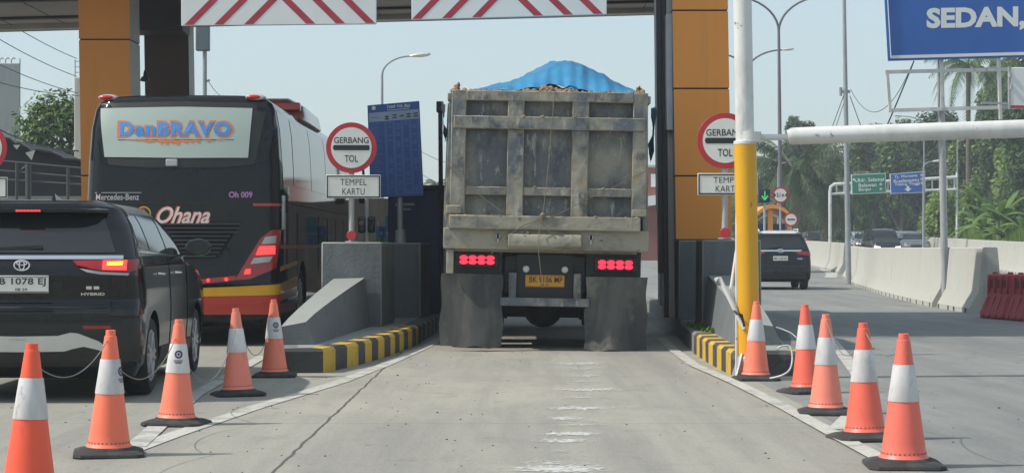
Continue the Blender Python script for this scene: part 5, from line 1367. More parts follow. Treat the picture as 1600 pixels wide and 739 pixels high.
# ---------- smaller cars, one builder
def car(label, loc, rz, paint, style='suv', lights=None, detail=True, text=None, group=None, name='car', roof=None):
    t = thing(name, label, 'car', loc, rz, group)
    if style == 'suv':
        S = Shell([.24, .34, .5, .8, .95, 1.1, 1.2, 1.45, 1.62, 1.72, 1.78, 1.81], [.86, .91, .925, .925, .92, .91, .89, .80, .73, .68, .55, .35], [.2, .06, 0, .02, .07, .10, .13, .30, .36, .42, .6, .9],
                  [4.6, 4.72, 4.78, 4.75, 4.7, 4.5, 3.6, 3.15, 2.9, 2.7, 2.4, 2.0], .17, .35, .05, .15)
        H_ = 1.81; win = (1.60, 1.24); L_ = 4.78
    elif style == 'van':
        S = Shell([.24, .34, .5, .9, 1.1, 1.3, 1.7, 1.86, 1.93, 1.96], [.80, .84, .86, .86, .86, .84, .77, .72, .6, .4], [.1, .03, 0, 0, .03, .06, .14, .2, .35, .6], [4.4, 4.5, 4.52, 4.45, 4.3, 3.9, 3.5, 3.3, 3.0, 2.6], .15, .3, .04, .12)
        H_ = 1.96; win = (1.74, 1.2); L_ = 4.5
    else:
        S = Shell([.2, .3, .45, .7, .85, .93, 1.0, 1.25, 1.36, 1.42, 1.45], [.80, .84, .86, .86, .85, .83, .78, .68, .62, .5, .35], [.15, .04, 0, .02, .06, .5, .8, 1.15, 1.35, 1.6, 1.9], [4.3, 4.38, 4.4, 4.38, 4.2, 3.5, 3.25, 2.75, 2.55, 2.4, 2.2], .2, .35, .05, .15)
        H_ = 1.45; win = (1.36, 1.0); L_ = 4.4
    S.body('body', [paint], t, zgrid(S.z[0], H_, .08, S.z), cuts=[(.95, .33, .385, .62), (L_ - .95, .33, .385, .62)])
    rf = lambda a, z: S.rear(a, z); ff = lambda a, z: S.front(a, z)
    wz, bz = win
    w1, w0 = S.at(wz)[0] - .14, S.at(bz)[0] - .10
    patch('rear_window', M['glass'], t, rf, [(-w1, wz), (w1, wz)], [(-w0, bz), (w0, bz)], .006, 4, 8)
    patch('windscreen', M['glass'], t, ff, [(-w1, wz), (w1, wz)], [(-w0, bz), (w0, bz)], .006, 4, 8)
    for sg in (-1, 1):
        fs = lambda y, z, sg=sg: S.side(y, z, sg)
        ya, yb = S.at(wz)[1] + .35, S.at(wz)[2] - .3; yc, yd = S.at(bz)[1] + .3, S.at(bz)[2] - .35; ym = (ya + yb) / 2
        patch('side_window', M['glass'], t, fs, [(ya, wz - .02), (ym - .04, wz - .02)], [(yc, bz + .03), (ym - .04, bz)], .005, 3, 4)
        patch('side_window', M['glass'], t, fs, [(ym + .04, wz - .02), (yb, wz - .02)], [(ym + .04, bz), (yd, bz)], .005, 3, 4)
        for y in (.95, L_ - .95): wheel(t, sg * (.78 if style == 'suv' else .72), y, .335, .22, sg)
        p = fs(S.at(bz)[2] - .5, bz + .02); mb = MB(); mb.lathe([(.03, -.08), (.10, -.05), (.11, 0), (.08, .06), (.02, .09)], 14, (0, 0, 0), 'Y'); o = mb.build('wing_mirror', paint, t, loc=(p.x + sg * .12, p.y, p.z + .08)); o.scale = (1.1, 1, .75)
        g = lambda a, z, sg=sg: S.rear(a * sg, z); h = lambda a, z, sg=sg: S.front(a * sg, z)
        zt = {'suv': 1.15, 'van': 1.1, 'sedan': .82}[style]
        tl = patch('tail_lamp', M['tail_red'], t, g, [(.42, zt), (.98, zt + .03)], [(.56, zt - .08), (.98, zt - .13)], .012, 3, 8)
        zh = {'suv': .92, 'van': .85, 'sedan': .70}[style]
        patch('headlight', M['tail_clear'] if lights != 'on' else M['head_on'], t, h, [(.45, zh), (.85, zh + .04)], [(.45, zh - .10), (.85, zh - .11)], .012, 3, 6)
    patch('rear_bumper', M['black_plastic'], t, rf, [(-.9, .52), (.9, .52)], [(-.9, .34), (.9, .34)], .012, 2, 12)
    patch('grille', M['black_plastic'], t, ff, [(-.42, .88 if style != 'sedan' else .66), (.42, .88 if style != 'sedan' else .66)], [(-.4, .6 if style != 'sedan' else .45), (.4, .6 if style != 'sedan' else .45)], .01, 2, 8)
    mb = MB(); p = S.rear(0, .95 if style != 'sedan' else .7); mb.box(-.22, .22, p.y - .02, p.y + .01, p.z - .07, p.z + .07); mb.build('number_plate', M['plate_white'], t, bevel=.005)
    mb = MB(); p = S.front(0, .55); mb.box(-.22, .22, p.y - .01, p.y + .02, p.z - .07, p.z + .07); mb.build('number_plate', M['plate_white'], t, bevel=.005)
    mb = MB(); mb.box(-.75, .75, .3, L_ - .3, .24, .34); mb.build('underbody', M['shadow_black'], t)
    return t, S
M['head_on'] = mat('head_on', (1, .97, .9), .3, emit=.5, var=0)
c, S2 = car('black SUV with a painted roof highlight driving away in the right lane', (8.12, 58.0, .004), R(-3), M['black_car'], 'suv')
rf2 = lambda a, z: S2.rear(a, z)
patch('chrome_trim', M['chrome'], c, rf2, [(-.66, 1.20), (.66, 1.20)], [(-.60, 1.155), (.60, 1.155)], .02, 2, 10)
patch('roof_highlight', M['silver'], c, rf2, [(-.48, 1.775), (.48, 1.775)], [(-.64, 1.70), (.64, 1.70)], .012, 2, 8)  # silver patch paints the sky's gleam on the black roof
patch('tailgate_step', M['black_plastic'], c, rf2, [(-.88, .72), (.88, .72)], [(-.88, .69), (.88, .69)], .03, 1, 12)
mb = MB()
for sg in (-1, 1): mb.tube([(sg * .58, .8, 1.76), (sg * .6, 1.0, 1.84), (sg * .6, 2.3, 1.84), (sg * .57, 2.5, 1.74)], .022, 8)
mb.build('roof_rails', M['silver'], c)
mb = MB(); mb.tube([S2.rear(-.3, 1.27) + Vector((0, -.02, 0)), S2.rear(.05, 1.30) + Vector((0, -.02, 0))], .014, 6); mb.build('wiper', M['black_plastic'], c)
mb = MB(); y2 = S2.rear(0, 1.18).y - .03
ellipse_ring(0, 1.185, .085, .055, .012, y2); ellipse_ring(0, 1.2, .05, .02, .009, y2); mb.build('emblem', M['chrome'], c)
mb = MB(); y3 = S2.rear(0, .95).y - .024
text_into(mb, 'BK 1136 AF', -.19, .19, .925, .985, lambda x, z: (x, y3, z), bold=.02); mb.build('plate_characters', M['plate_ink'], c, smooth=0, fixn=False)
mb = MB(); mb.grid([[tuple(S2.rear(a, z) + Vector((0, -.006, 0))) for a in (.50, .58, .66)] for z in (.93, .955)]); mb.build('badge', M['chrome'], c, smooth=0, fixn=False)
def on_ground(px, d, dx=0): return Vector(((px - CX) * d / F + dx, d, gz(d) + .004))
grey = mat('grey_car_paint', (.18, .19, .20), .25, coat=.3, var=.05); white = mat('white_car_paint', (.68, .68, .66), .25, coat=1, var=.04); slate = mat('slate_car_paint', (.022, .026, .032), .12, coat=0, var=.08)
GR = 'vehicles on the far carriageway'
car('dark grey van facing the camera beyond the pale barriers', on_ground(1366, 122), R(180), slate, 'van', 'on', group=GR)
car('small dark car facing away in front of the palms', on_ground(1277, 150), R(4), slate, 'suv', group=GR)
car('white car beside the far bushes behind the grey van', on_ground(1394, 138), R(180), white, 'suv', 'on', group=GR)
car('silver grey car nearest the bushes on the far carriageway', on_ground(1414, 128), R(178), grey, 'suv', group=GR)
car('pale car mostly hidden behind the grey van', on_ground(1338, 140), R(180), white, 'suv', 'on', group=GR)
# ------------------------------------------------------------------ overhead lane sign on the right
t = thing('lane_sign', 'big blue overhead lane sign with white lettering at the top right corner', 'road sign', (9.0, 40.9, 0))
d = 40.9; s = d / F; off = Vector((9.0, 40.9, 0))
W = lambda px, py, dy=0: wp(px, py, d) - off + Vector((0, dy, 0))
mb = MB()
for a, b in ((1470, 1480),):
    mb.tube([(W(1478, 390).x + .02, .14, 0), (W(1476, 300).x, .14, 2.46), (W(1471, 95).x, .14, 5.3), (W(1469, 0).x, .14, 6.9)], .075, 14)
mb.lathe([(.18, 0), (.18, .03)], 14, (W(1478, 390).x + .02, .14, 0)); mb.build('post', M['galv'], t)
mb = MB(); r = .035
fr_ = lambda p, q, w=.075: mb.bar(W(*p), W(*q), .06, w)
fr_((1383, 113), (1562, 109)); fr_((1388, 173), (1562, 168)); fr_((1386, 110), (1391, 176)); fr_((1470, 60), (1472, 170)); fr_((1559, 60), (1563, 187), .12); fr_((1562, 109), (1640, 107)); fr_((1562, 168), (1640, 166))
mb.build('frame', M['white_pole'], t, smooth=0)
mb = MB()
def panel(x0, y0, x1, y1, x2, y2, x3, y3, dy, mi=0, th=.03): mb.hexa([W(x0, y0, dy), W(x1, y1, dy), W(x1, y1, dy + th), W(x0, y0, dy + th)], [W(x3, y3, dy), W(x2, y2, dy), W(x2, y2, dy + th), W(x3, y3, dy + th)], mi)
panel(1386, 96.5, 1820, 84, 1812, -90, 1376, -80, -.10); sg_ = mb.build('sign_panel', M['sign_blue'], t, bevel=.01)
mb = MB()
def edge_bar(a, b, w): mb.bar(W(a[0], a[1], -.108), W(b[0], b[1], -.108), .010, w)
edge_bar((1390.5, 90.5), (1815, 79), .065); edge_bar((1390.5, 92), (1381, -76), .065); edge_bar((1815, 80), (1808, -86), .065); edge_bar((1381, -76), (1808, -86), .065)
mb.build('sign_border', M['sheet_white'], sg_, smooth=0)
mb = MB(); text_into(mb, 'SEDAN,', 1446, 1600.5, 51.5, 14, lambda x, y: tuple(W(x, y - (x - 1446) * .020, -.104)), bold=.045); mb.build('lettering', M['sheet_white'], sg_, smooth=0, fixn=False)
t2 = thing('white_panel', 'white sign panel with a red lower edge at the right edge of the picture', 'road sign', tuple(wp(1600, 140, 40.6)))
mb = MB(); mb.box(-.29, .8, -.02, .02, -.40, .46); mb.build('panel', M['sheet_white'], t2, bevel=.01)
mb = MB(); mb.box(-.285, .8, -.026, -.0205, -.40, -.34); mb.build('red_edge', M['sheet_red'], t2, smooth=0)
mb = MB(); mb.box(-.33, -.29, -.03, .05, -.42, .48); mb.lathe([(.03, -.05), (.03, .05)], 10, (-.28, -.03, .05)); mb.lathe([(.03, -.05), (.03, .05)], 10, (-.3, -.03, .3)); mb.bar((-.3, .03, -.3), (-.9, .03, -.28), .05, .05); mb.build('bracket', M['galv'], t2)

# ------------------------------------------------------------------ street lamps, masts, wires
def lamp_post(label, px, py_top, d, lean, arms, m='lamp_metal', r0=.11, name='street_lamp', zt=None):
    """mast with curved arms: arms = list of (reach in m, rise in m)"""
    x = (px - CX) * d / F; zt = zt or H - (py_top - HY) * d / F; g = gz(d)
    t = thing(name, label, 'street lamp', (x, d, g), 0, 'street lamps')
    hgt = zt - g
    mb = MB(); mb.tube([(0, 0, 0), (-lean * hgt * .5, 0, hgt * .5), (-lean * hgt, 0, hgt)], [r0, r0 * .8, r0 * .55], 12); mb.lathe([(r0 * 2, 0), (r0 * 2, .04)], 12); mb.build('mast', M[m], t)
    for (reach, rise, head) in arms:
        pts = []; top = Vector((-lean * hgt, 0, hgt))
        for k in range(11):
            u = k / 10; a = u * math.pi / 2
            pts.append(top + Vector((reach * (1 - math.cos(a)) if head != 2 else reach * u ** 1.5, 0, rise * math.sin(a) if head != 2 else rise * (1 - (1 - u) ** 2))))
        mb = MB(); mb.tube(pts, [r0 * .5 - r0 * .15 * k / 10 for k in range(11)], 8); am = mb.build('arm', M[m], t)
        if head:
            e = pts[-1]; sg = 1 if reach > 0 else -1
            mb = MB(); mb.loft([[(e.x + sg * dx, w * math.cos(2 * math.pi * k / 10), e.z + dz + h * math.sin(2 * math.pi * k / 10)) for k in range(10)] for dx, w, h, dz in ((-.05, .03, .03, 0), (.1, .10, .06, .02), (.35, .13, .08, .04), (.55, .10, .06, .06), (.62, .02, .02, .07))])
            mb.build('lamp_head', M['silver'], am)
    return t
lamp_post('single armed street lamp standing behind the blue tariff board', 597, 118, 62, 0, [(.95, .62, 1)], r0=.07)
lamp_post('twin armed street lamp with violet grey curved arms right of the yellow pole', 1220.5, 50, 92, .010, [(-2.3, 1.7, 1), (2.3, 1.7, 1)], 'lamp_violet', .12)
lamp_post('twin armed street lamp half hidden by the yellow pole', 1170, 116, 104, .012, [(-1.6, 1.1, 1), (1.95, 1.3, 1)], 'lamp_violet', .12)
lamp_post('small single armed street lamp above the white arm in front of the trees', 1444, 198, 140, 0, [(-1.6, .75, 1)], 'lamp_metal', .09)
lamp_post('slim street lamp mast beside the blue direction sign', 1443, 262, 112, 0, [(.55, .35, 1)], 'lamp_metal', .09)
lamp_post('slim mast at the right end of the sign gantry', 1496, 225, 150, 0, [(.5, .3, 0)], 'lamp_metal', .09)
lamp_post('slim street lamp between the palms and the sign gantry', 1216, 262, 118, 0, [(.5, .3, 0)], 'lamp_metal', .09)
t = lamp_post('plain tall steel mast with guy wires left of the blue overhead sign', 1326, -60, 68, .016, [], 'lamp_metal', .105, 'cable_mast')
t['category'] = 'mast'; t['group'] = 'masts'
mb = MB(); x0 = -.016 * 6.9
mb.box(x0 - .14, x0 + .16, -.06, .06, 6.75, 6.85); mb.lathe([(.05, 6.65), (.06, 6.95)], 10, (x0 - .17, 0, 0)); mb.build('cable_clamp', M['lamp_metal'], t)
def wires(name, label, a, da, b, db, sag, r=.011, group=None, m='wire'):
    pa, pb = wp(*a, da), wp(*b, db); pts = []
    for i in range(13):
        u = i / 12; p = pa.lerp(pb, u); p.z -= sag * 4 * u * (1 - u); pts.append(p)
    o = Vector(pts[0]); mb = MB(); mb.tube([p - o for p in pts], r, 5)
    tag(mb.build(name, M[m], loc=o), label, 'cable', group)
GW = 'cables on the tall mast'
wires('guy_wire', 'left outer guy wire running down from the tall mast', (1321, 142), 68, (1292, 220), 68, .02, .014, GW)
wires('guy_wire', 'left inner guy wire running down from the tall mast', (1322, 150), 68, (1298, 222), 68, .02, .012, GW)
wires('guy_wire', 'right guy wire running down from the tall mast', (1328, 150), 68, (1352, 215), 68, .02, .014, GW)
wires('hanging_cable', 'thin cable sagging from the tall mast to the blue sign', (1329, 140), 68, (1427, 97), 55, 1.1, .011, GW)
wires('hanging_cable', 'thick cable slanting down behind the empty sign frame', (1428, 96), 50, (1380, 210), 52, .03, .020, GW)
GO = 'overhead wires at the left'
for k, (a, b, lb) in enumerate([((-40, 2), (120, 92), 'highest'), ((-40, 38), (120, 120), 'second highest'), ((-40, 82), (122, 146), 'middle'), ((-40, 118), (124, 150), 'second lowest')]):
    wires('overhead_wire', lb + ' of the overhead wires running to the pale pole at left', a, 48, b, 62, .10, .012, GO)
wires('overhead_wire', 'upper of two sagging wires crossing in front of the left tree', (-30, 186), 58, (126, 236), 63, .25, .022, GO)
wires('overhead_wire', 'lower of two sagging wires crossing in front of the left tree', (-30, 194), 58, (126, 252), 63, .3, .022, GO)
wires('overhead_wire', 'thin wire falling away right of the grey mast by the bus', (325, 126), 55, (350, 152), 70, .1, .010, GO)
wires('overhead_wire', 'upper thin wire between the tariff board and the truck', (655, 235), 80, (700, 255), 80, .05, .010, GO)
wires('overhead_wire', 'lower thin wire between the tariff board and the truck', (655, 270), 80, (700, 292), 80, .05, .010, GO)

# grey box on a post behind the dark pillar
t = thing('signal_box', 'grey box on a thin mast right of the dark brown pillar', 'signal box', (wp(320, 80, 45).x, 45, 0))
mb = MB(); mb.tube([(.0, 0, 0), (.0, 0, 6.0)], .05, 10); mb.tube([(.0, 0, 5.15), (.12, 0, 5.2)], .025, 6); mb.build('mast', M['lamp_metal'], t)
mb = MB(); mb.box(-.20, .11, -.12, .12, 5.88, 6.7); mb.build('box', mat('box_grey', (.13, .16, .18), .6, var=.1), t, bevel=.02)
t = thing('floodlight', 'small black floodlight on a bracket between the left pillars', 'floodlight', tuple(wp(224, 125, 33.5)))
mb = MB(); mb.bar((-.22, .05, 0), (.0, .05, 0), .04, .04); mb.build('bracket', M['sign_black'], t)
mb = MB(); mb.box(-.03, .09, -.06, .08, -.03, .05); mb.lathe([(.045, -.0), (.03, .09), (.012, .14)], 10, (.03, .02, .04)); mb.build('lamp_head', M['sign_black'], t, bevel=.015)

# ------------------------------------------------------------------ left background: tower, pole, shed, railing
def sized(px0, px1, py, d): return (px0 - CX) * d / F, (px1 - CX) * d / F, H - (py - HY) * d / F
x0, x1, z1 = sized(-120, 32, 99, 72)
t = thing('concrete_tower', 'grey concrete building with roof pipes at the far left', 'building', ((x0 + x1) / 2, 72, 0))
w = (x1 - x0) / 2
mb = MB(); kx = lambda y: (w + t.location.x) * (72 + y) / 72 - t.location.x - .02 * y
mb.hexa([(-w, 0, 0), (w, 0, 0), (kx(6), 6, 0), (-w, 6, 0)], [(-w, 0, z1), (w, 0, z1), (kx(6), 6, z1), (-w, 6, z1)]); mb.build('wall', layered('tower_concrete', (.26, .29, .29), [((.17, .19, .19), .8, (1, 1, .3), .45, .7, .8), ((.36, .38, .37), 2, (1, 1, .4), .55, .8, .6)]), t, bevel=.05)
mb = MB()
for k in range(3):
    x = w - .45 - k * .22; mb.tube([(x, .4, z1 - .02), (x, .4, z1 + .16), (x + .08, .4, z1 + .24), (x + .15, .4, z1 + .2)], .03, 8)
mb.tube([(w - .1, .3, z1 - .05), (w - .1, .3, z1 + .2)], .03, 8); mb.build('roof_pipe', M['galv'], t)
x0, x1, z1 = sized(118, 129, 122, 63)
t = thing('pale_pole', 'pale square pole with a small ladder cage beside the left pillar', 'utility pole', ((x0 + x1) / 2, 63, 0))
w = .13
mb = MB(); mb.box(-w, w, -w, w, 0, z1); mb.build('shaft', layered('pole_cream', (.55, .52, .45), [((.4, .38, .33), 2, (1, 1, .2), .45, .7, .7)]), t, bevel=.02)
mb = MB()
for x in (-w, w): mb.tube([(x, 0, z1 - .3), (x, 0, z1 + .6)], .02, 6)
for k in range(4): mb.tube([(-w, 0, z1 + .0 + .18 * k), (w, 0, z1 + .18 * k)], .016, 6)
mb.build('ladder', M['galv'], t)
d = 52; s = d / F
t = thing('dark_shed', 'long dark shed with a jagged sloping roof edge at left', 'shed', (-13.2, d, 0))
pts = [(-80, 205), (-12, 214), (18, 219), (30, 228), (34, 226), (48, 234), (54, 241), (60, 236), (84, 240), (100, 247), (103, 250), (124, 252), (200, 262)]
mb = MB(); up = [(wp(a, b, d).x + 13.2, wp(a, b, d).z) for a, b in pts]
poly = [(up[0][0], 0)] + up[:0] + [(up[-1][0], 0)] + up[::-1]
mb.prism(poly, 'Y', 0, 6); mb.build('wall', layered('shed_dark', (.022, .023, .026), [((.045, .045, .05), 2, (1, 1, .2), .5, .75, .7)], bump=0), t, smooth=0)
mb = MB()
for (a, b), (a2, b2) in zip(up, up[1:]): mb.bar((a, -.15, b + .02), (a2, -.15, b2 + .02), .4, .05)
mb.build('roof_edge', M['black_beam'], t, smooth=0)
mb = MB(); p = wp(54, 239, d); mb.poly([(p.x + 13.2 - .15, -.4, p.z - .02), (p.x + 13.2 + .12, -.4, p.z + .06), (p.x + 13.2 + .02, -.4, p.z - .22)]); p = wp(32, 228, d); mb.poly([(p.x + 13.2 - .1, -.4, p.z), (p.x + 13.2 + .1, -.4, p.z), (p.x + 13.2, -.4, p.z - .12)])
mb.build('torn_sheet', M['pale_panel'], t, smooth=0)
d = 44
t = thing('pipe_railing', 'grey pipe railing in front of the dark shed', 'railing', (-11, d, 0))
mb = MB()
for py0, py1 in ((252, 265), (268, 279), (283, 290)):
    a, b = wp(-90, py0 - 9, d), wp(150, py1, d); mb.tube([a - Vector((-11, d, 0)), b - Vector((-11, d, 0))], .025, 6)
for px, top in ((-30, 249), (26, 254), (44, 256), (106, 262)):
    p = wp(px, top, d); mb.tube([(p.x + 11, 0, 0), (p.x + 11, 0, p.z)], .035 if px != 44 else .07, 6)
p, q = wp(28, 270, d), wp(42, 258, d); mb.tube([p - Vector((-11, d, 0)), q - Vector((-11, d, 0))], .02, 6)
mb.build('rails', mat('rail_grey', (.06, .065, .07), .5, metal=.1), t)
t = thing('site_fence', 'low pale grey fence boards under the pipe railing', 'fence', (-12, 47.5, 0))
mb = MB(); mb.box(-6, 2.5, 0, .08, 0, 2.55)
mb.build('boards', layered('fence_grey', (.20, .20, .20), [((.30, .30, .29), 1.5, (1, 1, .4), .5, .7, .8), ((.1, .1, .1), 4, (1.5, 1, .2), .55, .7, .7)]), t)

# ------------------------------------------------------------------ right background: arch toll booth, round signs, gantry
x0, x1, z1 = sized(1172, 1242, 320, 86)
t = thing('arched_booth', 'small orange toll booth with a curved roof beyond the black SUV', 'toll booth', ((x0 + x1) / 2, 86, gz(86)))
w = (x1 - x0) / 2; zr = z1 - gz(86)
arc = [(w * u, zr - .72 * abs(u) ** 2.2) for u in np.linspace(-1, 1, 17)]
mb = MB(); rings = []
for u, zc in [(p[0], p[1]) for p in arc]: rings.append([(u, -.2, zc), (u, 3.6, zc), (u, 3.6, zc - .17), (u, -.2, zc - .17)])
mb.loft(rings); mb.build('roof', M['orange'], t, smooth=30)
mb = MB()
for x in (-w + .1, -.2, w - .35): mb.box(x, x + .22, 0, .3, 0, zr - (.75 if abs(x) > .5 else .25))
mb.build('pillar', M['orange'], t)
mb = MB(); mb.box(-w + .3, w - .4, .3, 3.2, 0, zr - .85); mb.build('wall', M['navy'], t)
mb = MB(); rings = []
for u in np.linspace(-.62, .62, 13): zc = zr - .42 - .5 * abs(u / .62) ** 2; rings.append([(u * 1.3 - .1, .02, zc), (u * 1.3 - .1, .2, zc), (u * 1.3 - .1, .2, zc - .08), (u * 1.3 - .1, .02, zc - .08)])
mb.loft(rings); mb.build('arch_trim', M['pale_panel'], t)
mb = MB(); mb.box(-.35, .35, .24, .29, .9, 1.75); mb.build('window', M['tarif_mid'], t)
def round_sign(label, px, py, rpx, d, kind):
    c = wp(px, py, d); r = rpx * d / F; g = gz(d)
    t = thing('round_sign', label, 'road sign', (c.x, d, g)); zc = c.z - g
    mb = MB(); mb.tube([(0, .06, 0), (0, .06, zc)], .035, 8); mb.build('post', M['galv'], t)
    mb = MB(); mb.lathe([(r, 0), (r, .02)], 36, (0, 0, zc), 'Y'); mb.build('disc', M['sign_red'], t)
    mb = MB(); mb.lathe([(r * .78, -.006), (r * .78, -.001)], 36, (0, 0, zc), 'Y'); mb.build('face', M['sign_white'], t)
    mb = MB()
    if kind == 'bar': mb.box(-r * .55, r * .55, -.012, -.008, zc - r * .10, zc + r * .10)
    else:
        text_into(mb, '2.1 m', -r * .45, r * .45, zc - r * .22, zc + r * .28, lambda x, z: (x, -.009, z), bold=.04)
        for sg in (-1, 1): mb.poly([(sg * r * .80, -.009, zc + r * .34), (sg * r * .80, -.009, zc - r * .34), (sg * r * .52, -.009, zc)])
    mb.build('symbol', M['sign_black'], t, smooth=0, fixn=False)
round_sign('round red and white width limit sign above the orange arched booth', 1219.5, 305, 13, 82, 'text')
round_sign('small round red and white sign with a black bar over the SUV roof', 1236, 343, 11, 80, 'bar')
c = wp(1195, 306, 83)
t = thing('lane_signal', 'dark lane signal box with a lit green down arrow', 'traffic signal', (c.x, 83, gz(83)))
mb = MB(); mb.box(-.26, .24, 0, .15, c.z - .30 - gz(83), c.z + .29 - gz(83)); bx = mb.build('box', M['sign_black'], t, bevel=.02)
mb = MB(); z = c.z - gz(83)
mb.box(-.025, .025, -.012, -.005, z - .1, z + .2); mb.hexa([(-.15, -.012, z - .02), (-.11, -.012, z + .02), (-.11, -.005, z + .02), (-.15, -.005, z - .02)], [(-.025, -.012, z - .2), (.02, -.012, z - .16), (.02, -.005, z - .16), (-.025, -.005, z - .2)])
mb.hexa([(.15, -.014, z - .02), (.11, -.014, z + .02), (.11, -.0055, z + .02), (.15, -.0055, z - .02)], [(.025, -.014, z - .2), (-.02, -.014, z - .16), (-.02, -.0055, z - .16), (.025, -.0055, z - .2)])
mb.build('green_arrow', mat('signal_green', (.05, .6, .2), .4, emit=.3), bx, smooth=0)
mb = MB(); mb.tube([(0, .1, 0), (0, .1, z - .3)], .05, 8); mb.build('post', M['galv'], t)
d = 118; g = gz(d); off = Vector((25, d, g))
t = thing('sign_gantry', 'white truss gantry over the far road carrying the direction signs', 'sign gantry', tuple(off))
mb = MB(); V = lambda px, py: wp(px, py, d) - off
mb.tube([V(1297, 372) * 1, V(1297, 300), V(1298, 292), V(1304, 288), V(1330, 287), V(1495, 277)], .105, 10); mb.tube([V(1297, 303), V(1495, 294 + 2)], .085, 10); mb.tube([(V(1496, 277).x, .15, 0), V(1496, 270) + Vector((0, .15, 0))], .07, 10); mb.tube([(V(1297, 372).x, 0, 0), V(1297, 370)], .105, 10)
for k in range(17):
    px = 1307 + k * 11.5; mb.tube([V(px, 287.5 - (px - 1304) * .054), V(px, 303 - (px - 1304) * .038)], .05, 6)
mb.build('truss', M['white_pole'], t)
def dir_sign(label, q, m, lines, arrow):
    (xa, ya), (xb, yb), (xc, yc), (xd, yd) = q
    o = wp((xa + xc) / 2, (ya + yc) / 2, d - .5)
    t = thing('direction_sign', label, 'road sign', tuple(o), 0)
    def bi(u, v, dy=0.0):
        px = (xa + (xb - xa) * u) * (1 - v) + (xd + (xc - xd) * u) * v; py = (ya + (yb - ya) * u) * (1 - v) + (yd + (yc - yd) * u) * v
        p = wp(px, py, d - .5) - o; return (p.x, dy, p.z)
    mb = MB(); mb.hexa([bi(0, 1), bi(1, 1), bi(1, 1, .1), bi(0, 1, .1)], [bi(0, 0), bi(1, 0), bi(1, 0, .1), bi(0, 0, .1)]); bd = mb.build('board', M['sheet_white'], t)
    mb = MB(); e = .02; mb.poly([bi(e, 1 - e * 1.6, -.01), bi(1 - e, 1 - e * 1.6, -.01), bi(1 - e, e * 1.6, -.01), bi(e, e * 1.6, -.01)]); mb.build('face', M[m], bd, smooth=0)
    for txt, u0, u1, v0, v1 in lines:
        mb = MB(); text_into(mb, txt, u0, u1, v1, v0, lambda x, y: bi(x, y, -.03), bold=.012)
        mb.build('lettering', M['sheet_white'], bd, smooth=0, fixn=False)
    mb = MB()
    if arrow == 'down':
        mb.poly([bi(.46, .66, -.03), bi(.54, .66, -.03), bi(.54, .82, -.03), bi(.46, .82, -.03)]); mb.poly([bi(.39, .78, -.032), bi(.61, .78, -.032), bi(.5, .93, -.032)])
    else:
        mb.poly([bi(.04, .20, -.03), bi(.12, .20, -.03), bi(.04, .34, -.03)]); mb.poly([bi(.07, .27, -.032), bi(.10, .24, -.032), bi(.16, .38, -.032), bi(.13, .41, -.032)])
    mb.build('arrow', M['sheet_white'], bd, smooth=0, fixn=False)
    mb = MB()
    for u, v in ([(.84, .56), (.84, .80)] if arrow != 'down' else [(.90, .17), (.90, .36), (.90, .55)]):
        c_ = bi(u, v, -.031); mb.lathe([(.085, -.031), (.085, -.03)], 14, (c_[0], 0, c_[2]), 'Y')
    mb.build('route_badge', mat('badge_' + arrow, (.62, .45, .48), .5), bd, smooth=0)
dir_sign('green direction sign on the far gantry', [(1330, 273), (1384, 270.5), (1385, 301), (1331, 304)], 'sign_green', [('Bdr. Selamat', .18, .96, .20, .40), ('Belawan', .20, .72, .47, .66), ('Binjai', .20, .55, .70, .90)], 'left')
dir_sign('blue direction sign on the far gantry', [(1390.5, 272), (1445, 267.5), (1446, 301), (1391.5, 303)], 'sign_blue', [('Tj. Morawa', .12, .78, .10, .27), ('Kualanamu', .10, .82, .29, .46), ('Tebing Tinggi', .12, .84, .48, .65)], 'down')
# red plastic barriers far off
far_pb = []
for k in range(10):
    o = dup(pb, None, None, None, 'red plastic barriers beyond the right lane')
    px = 1268 + k * 8.6 if k < 7 else 1388 + (k - 7) * 5
    dd = 128 - k * .6 if k < 7 else 124
    o.location = on_ground(px, dd); o.rotation_euler.z = R(4 if k < 7 else 70); o.location.z += .02; o.scale = (.34, .6, 1.0) if k < 7 else (1, 1, 1)
    o.scale = (1, 1, 1.15)
    if k < 7: o.location.x = on_ground(1268, 128).x + k * 1.04 - .0
    o['label'] = 'red plastic barrier in the far line between the palms and the grey van' if k < 7 else 'red plastic barrier standing edge on beside the silver grey far car'
    o['group'] = 'red plastic barriers in the far line' if k < 7 else 'red plastic barriers by the far bushes'
# brick red house glimpsed behind the truck
x0, x1, z1 = sized(1008, 1026, 262, 120)
t = thing('brick_house', 'small red house glimpsed between the truck and the right pillar', 'house', ((x0 + x1) / 2, 120, gz(120)))
w = 1.6; z1 -= gz(120)
mb = MB(); mb.box(-w, w * .3, 0, 5, 0, z1); mb.build('wall', mat('house_red', (.26, .09, .07), .8), t)
mb = MB(); mb.box(-w - .2, w * .3 + .1, -.2, 5.2, z1 + .003, z1 + .15); mb.build('roof', M['pale_panel'], t)
mb = MB(); mb.box(.0, .3, -.03, -.003, z1 - 1.2, z1 - .4); mb.build('window', M['sheet_white'], t)
mb = MB(); mb.prism([(-w, z1 - 2.0), (w * .9, z1 - 1.6), (w * .9, z1 - 2.2), (-w, z1 - 2.6)], 'Y', -2, -.01); mb.build('awning', M['sheet_white'], t)

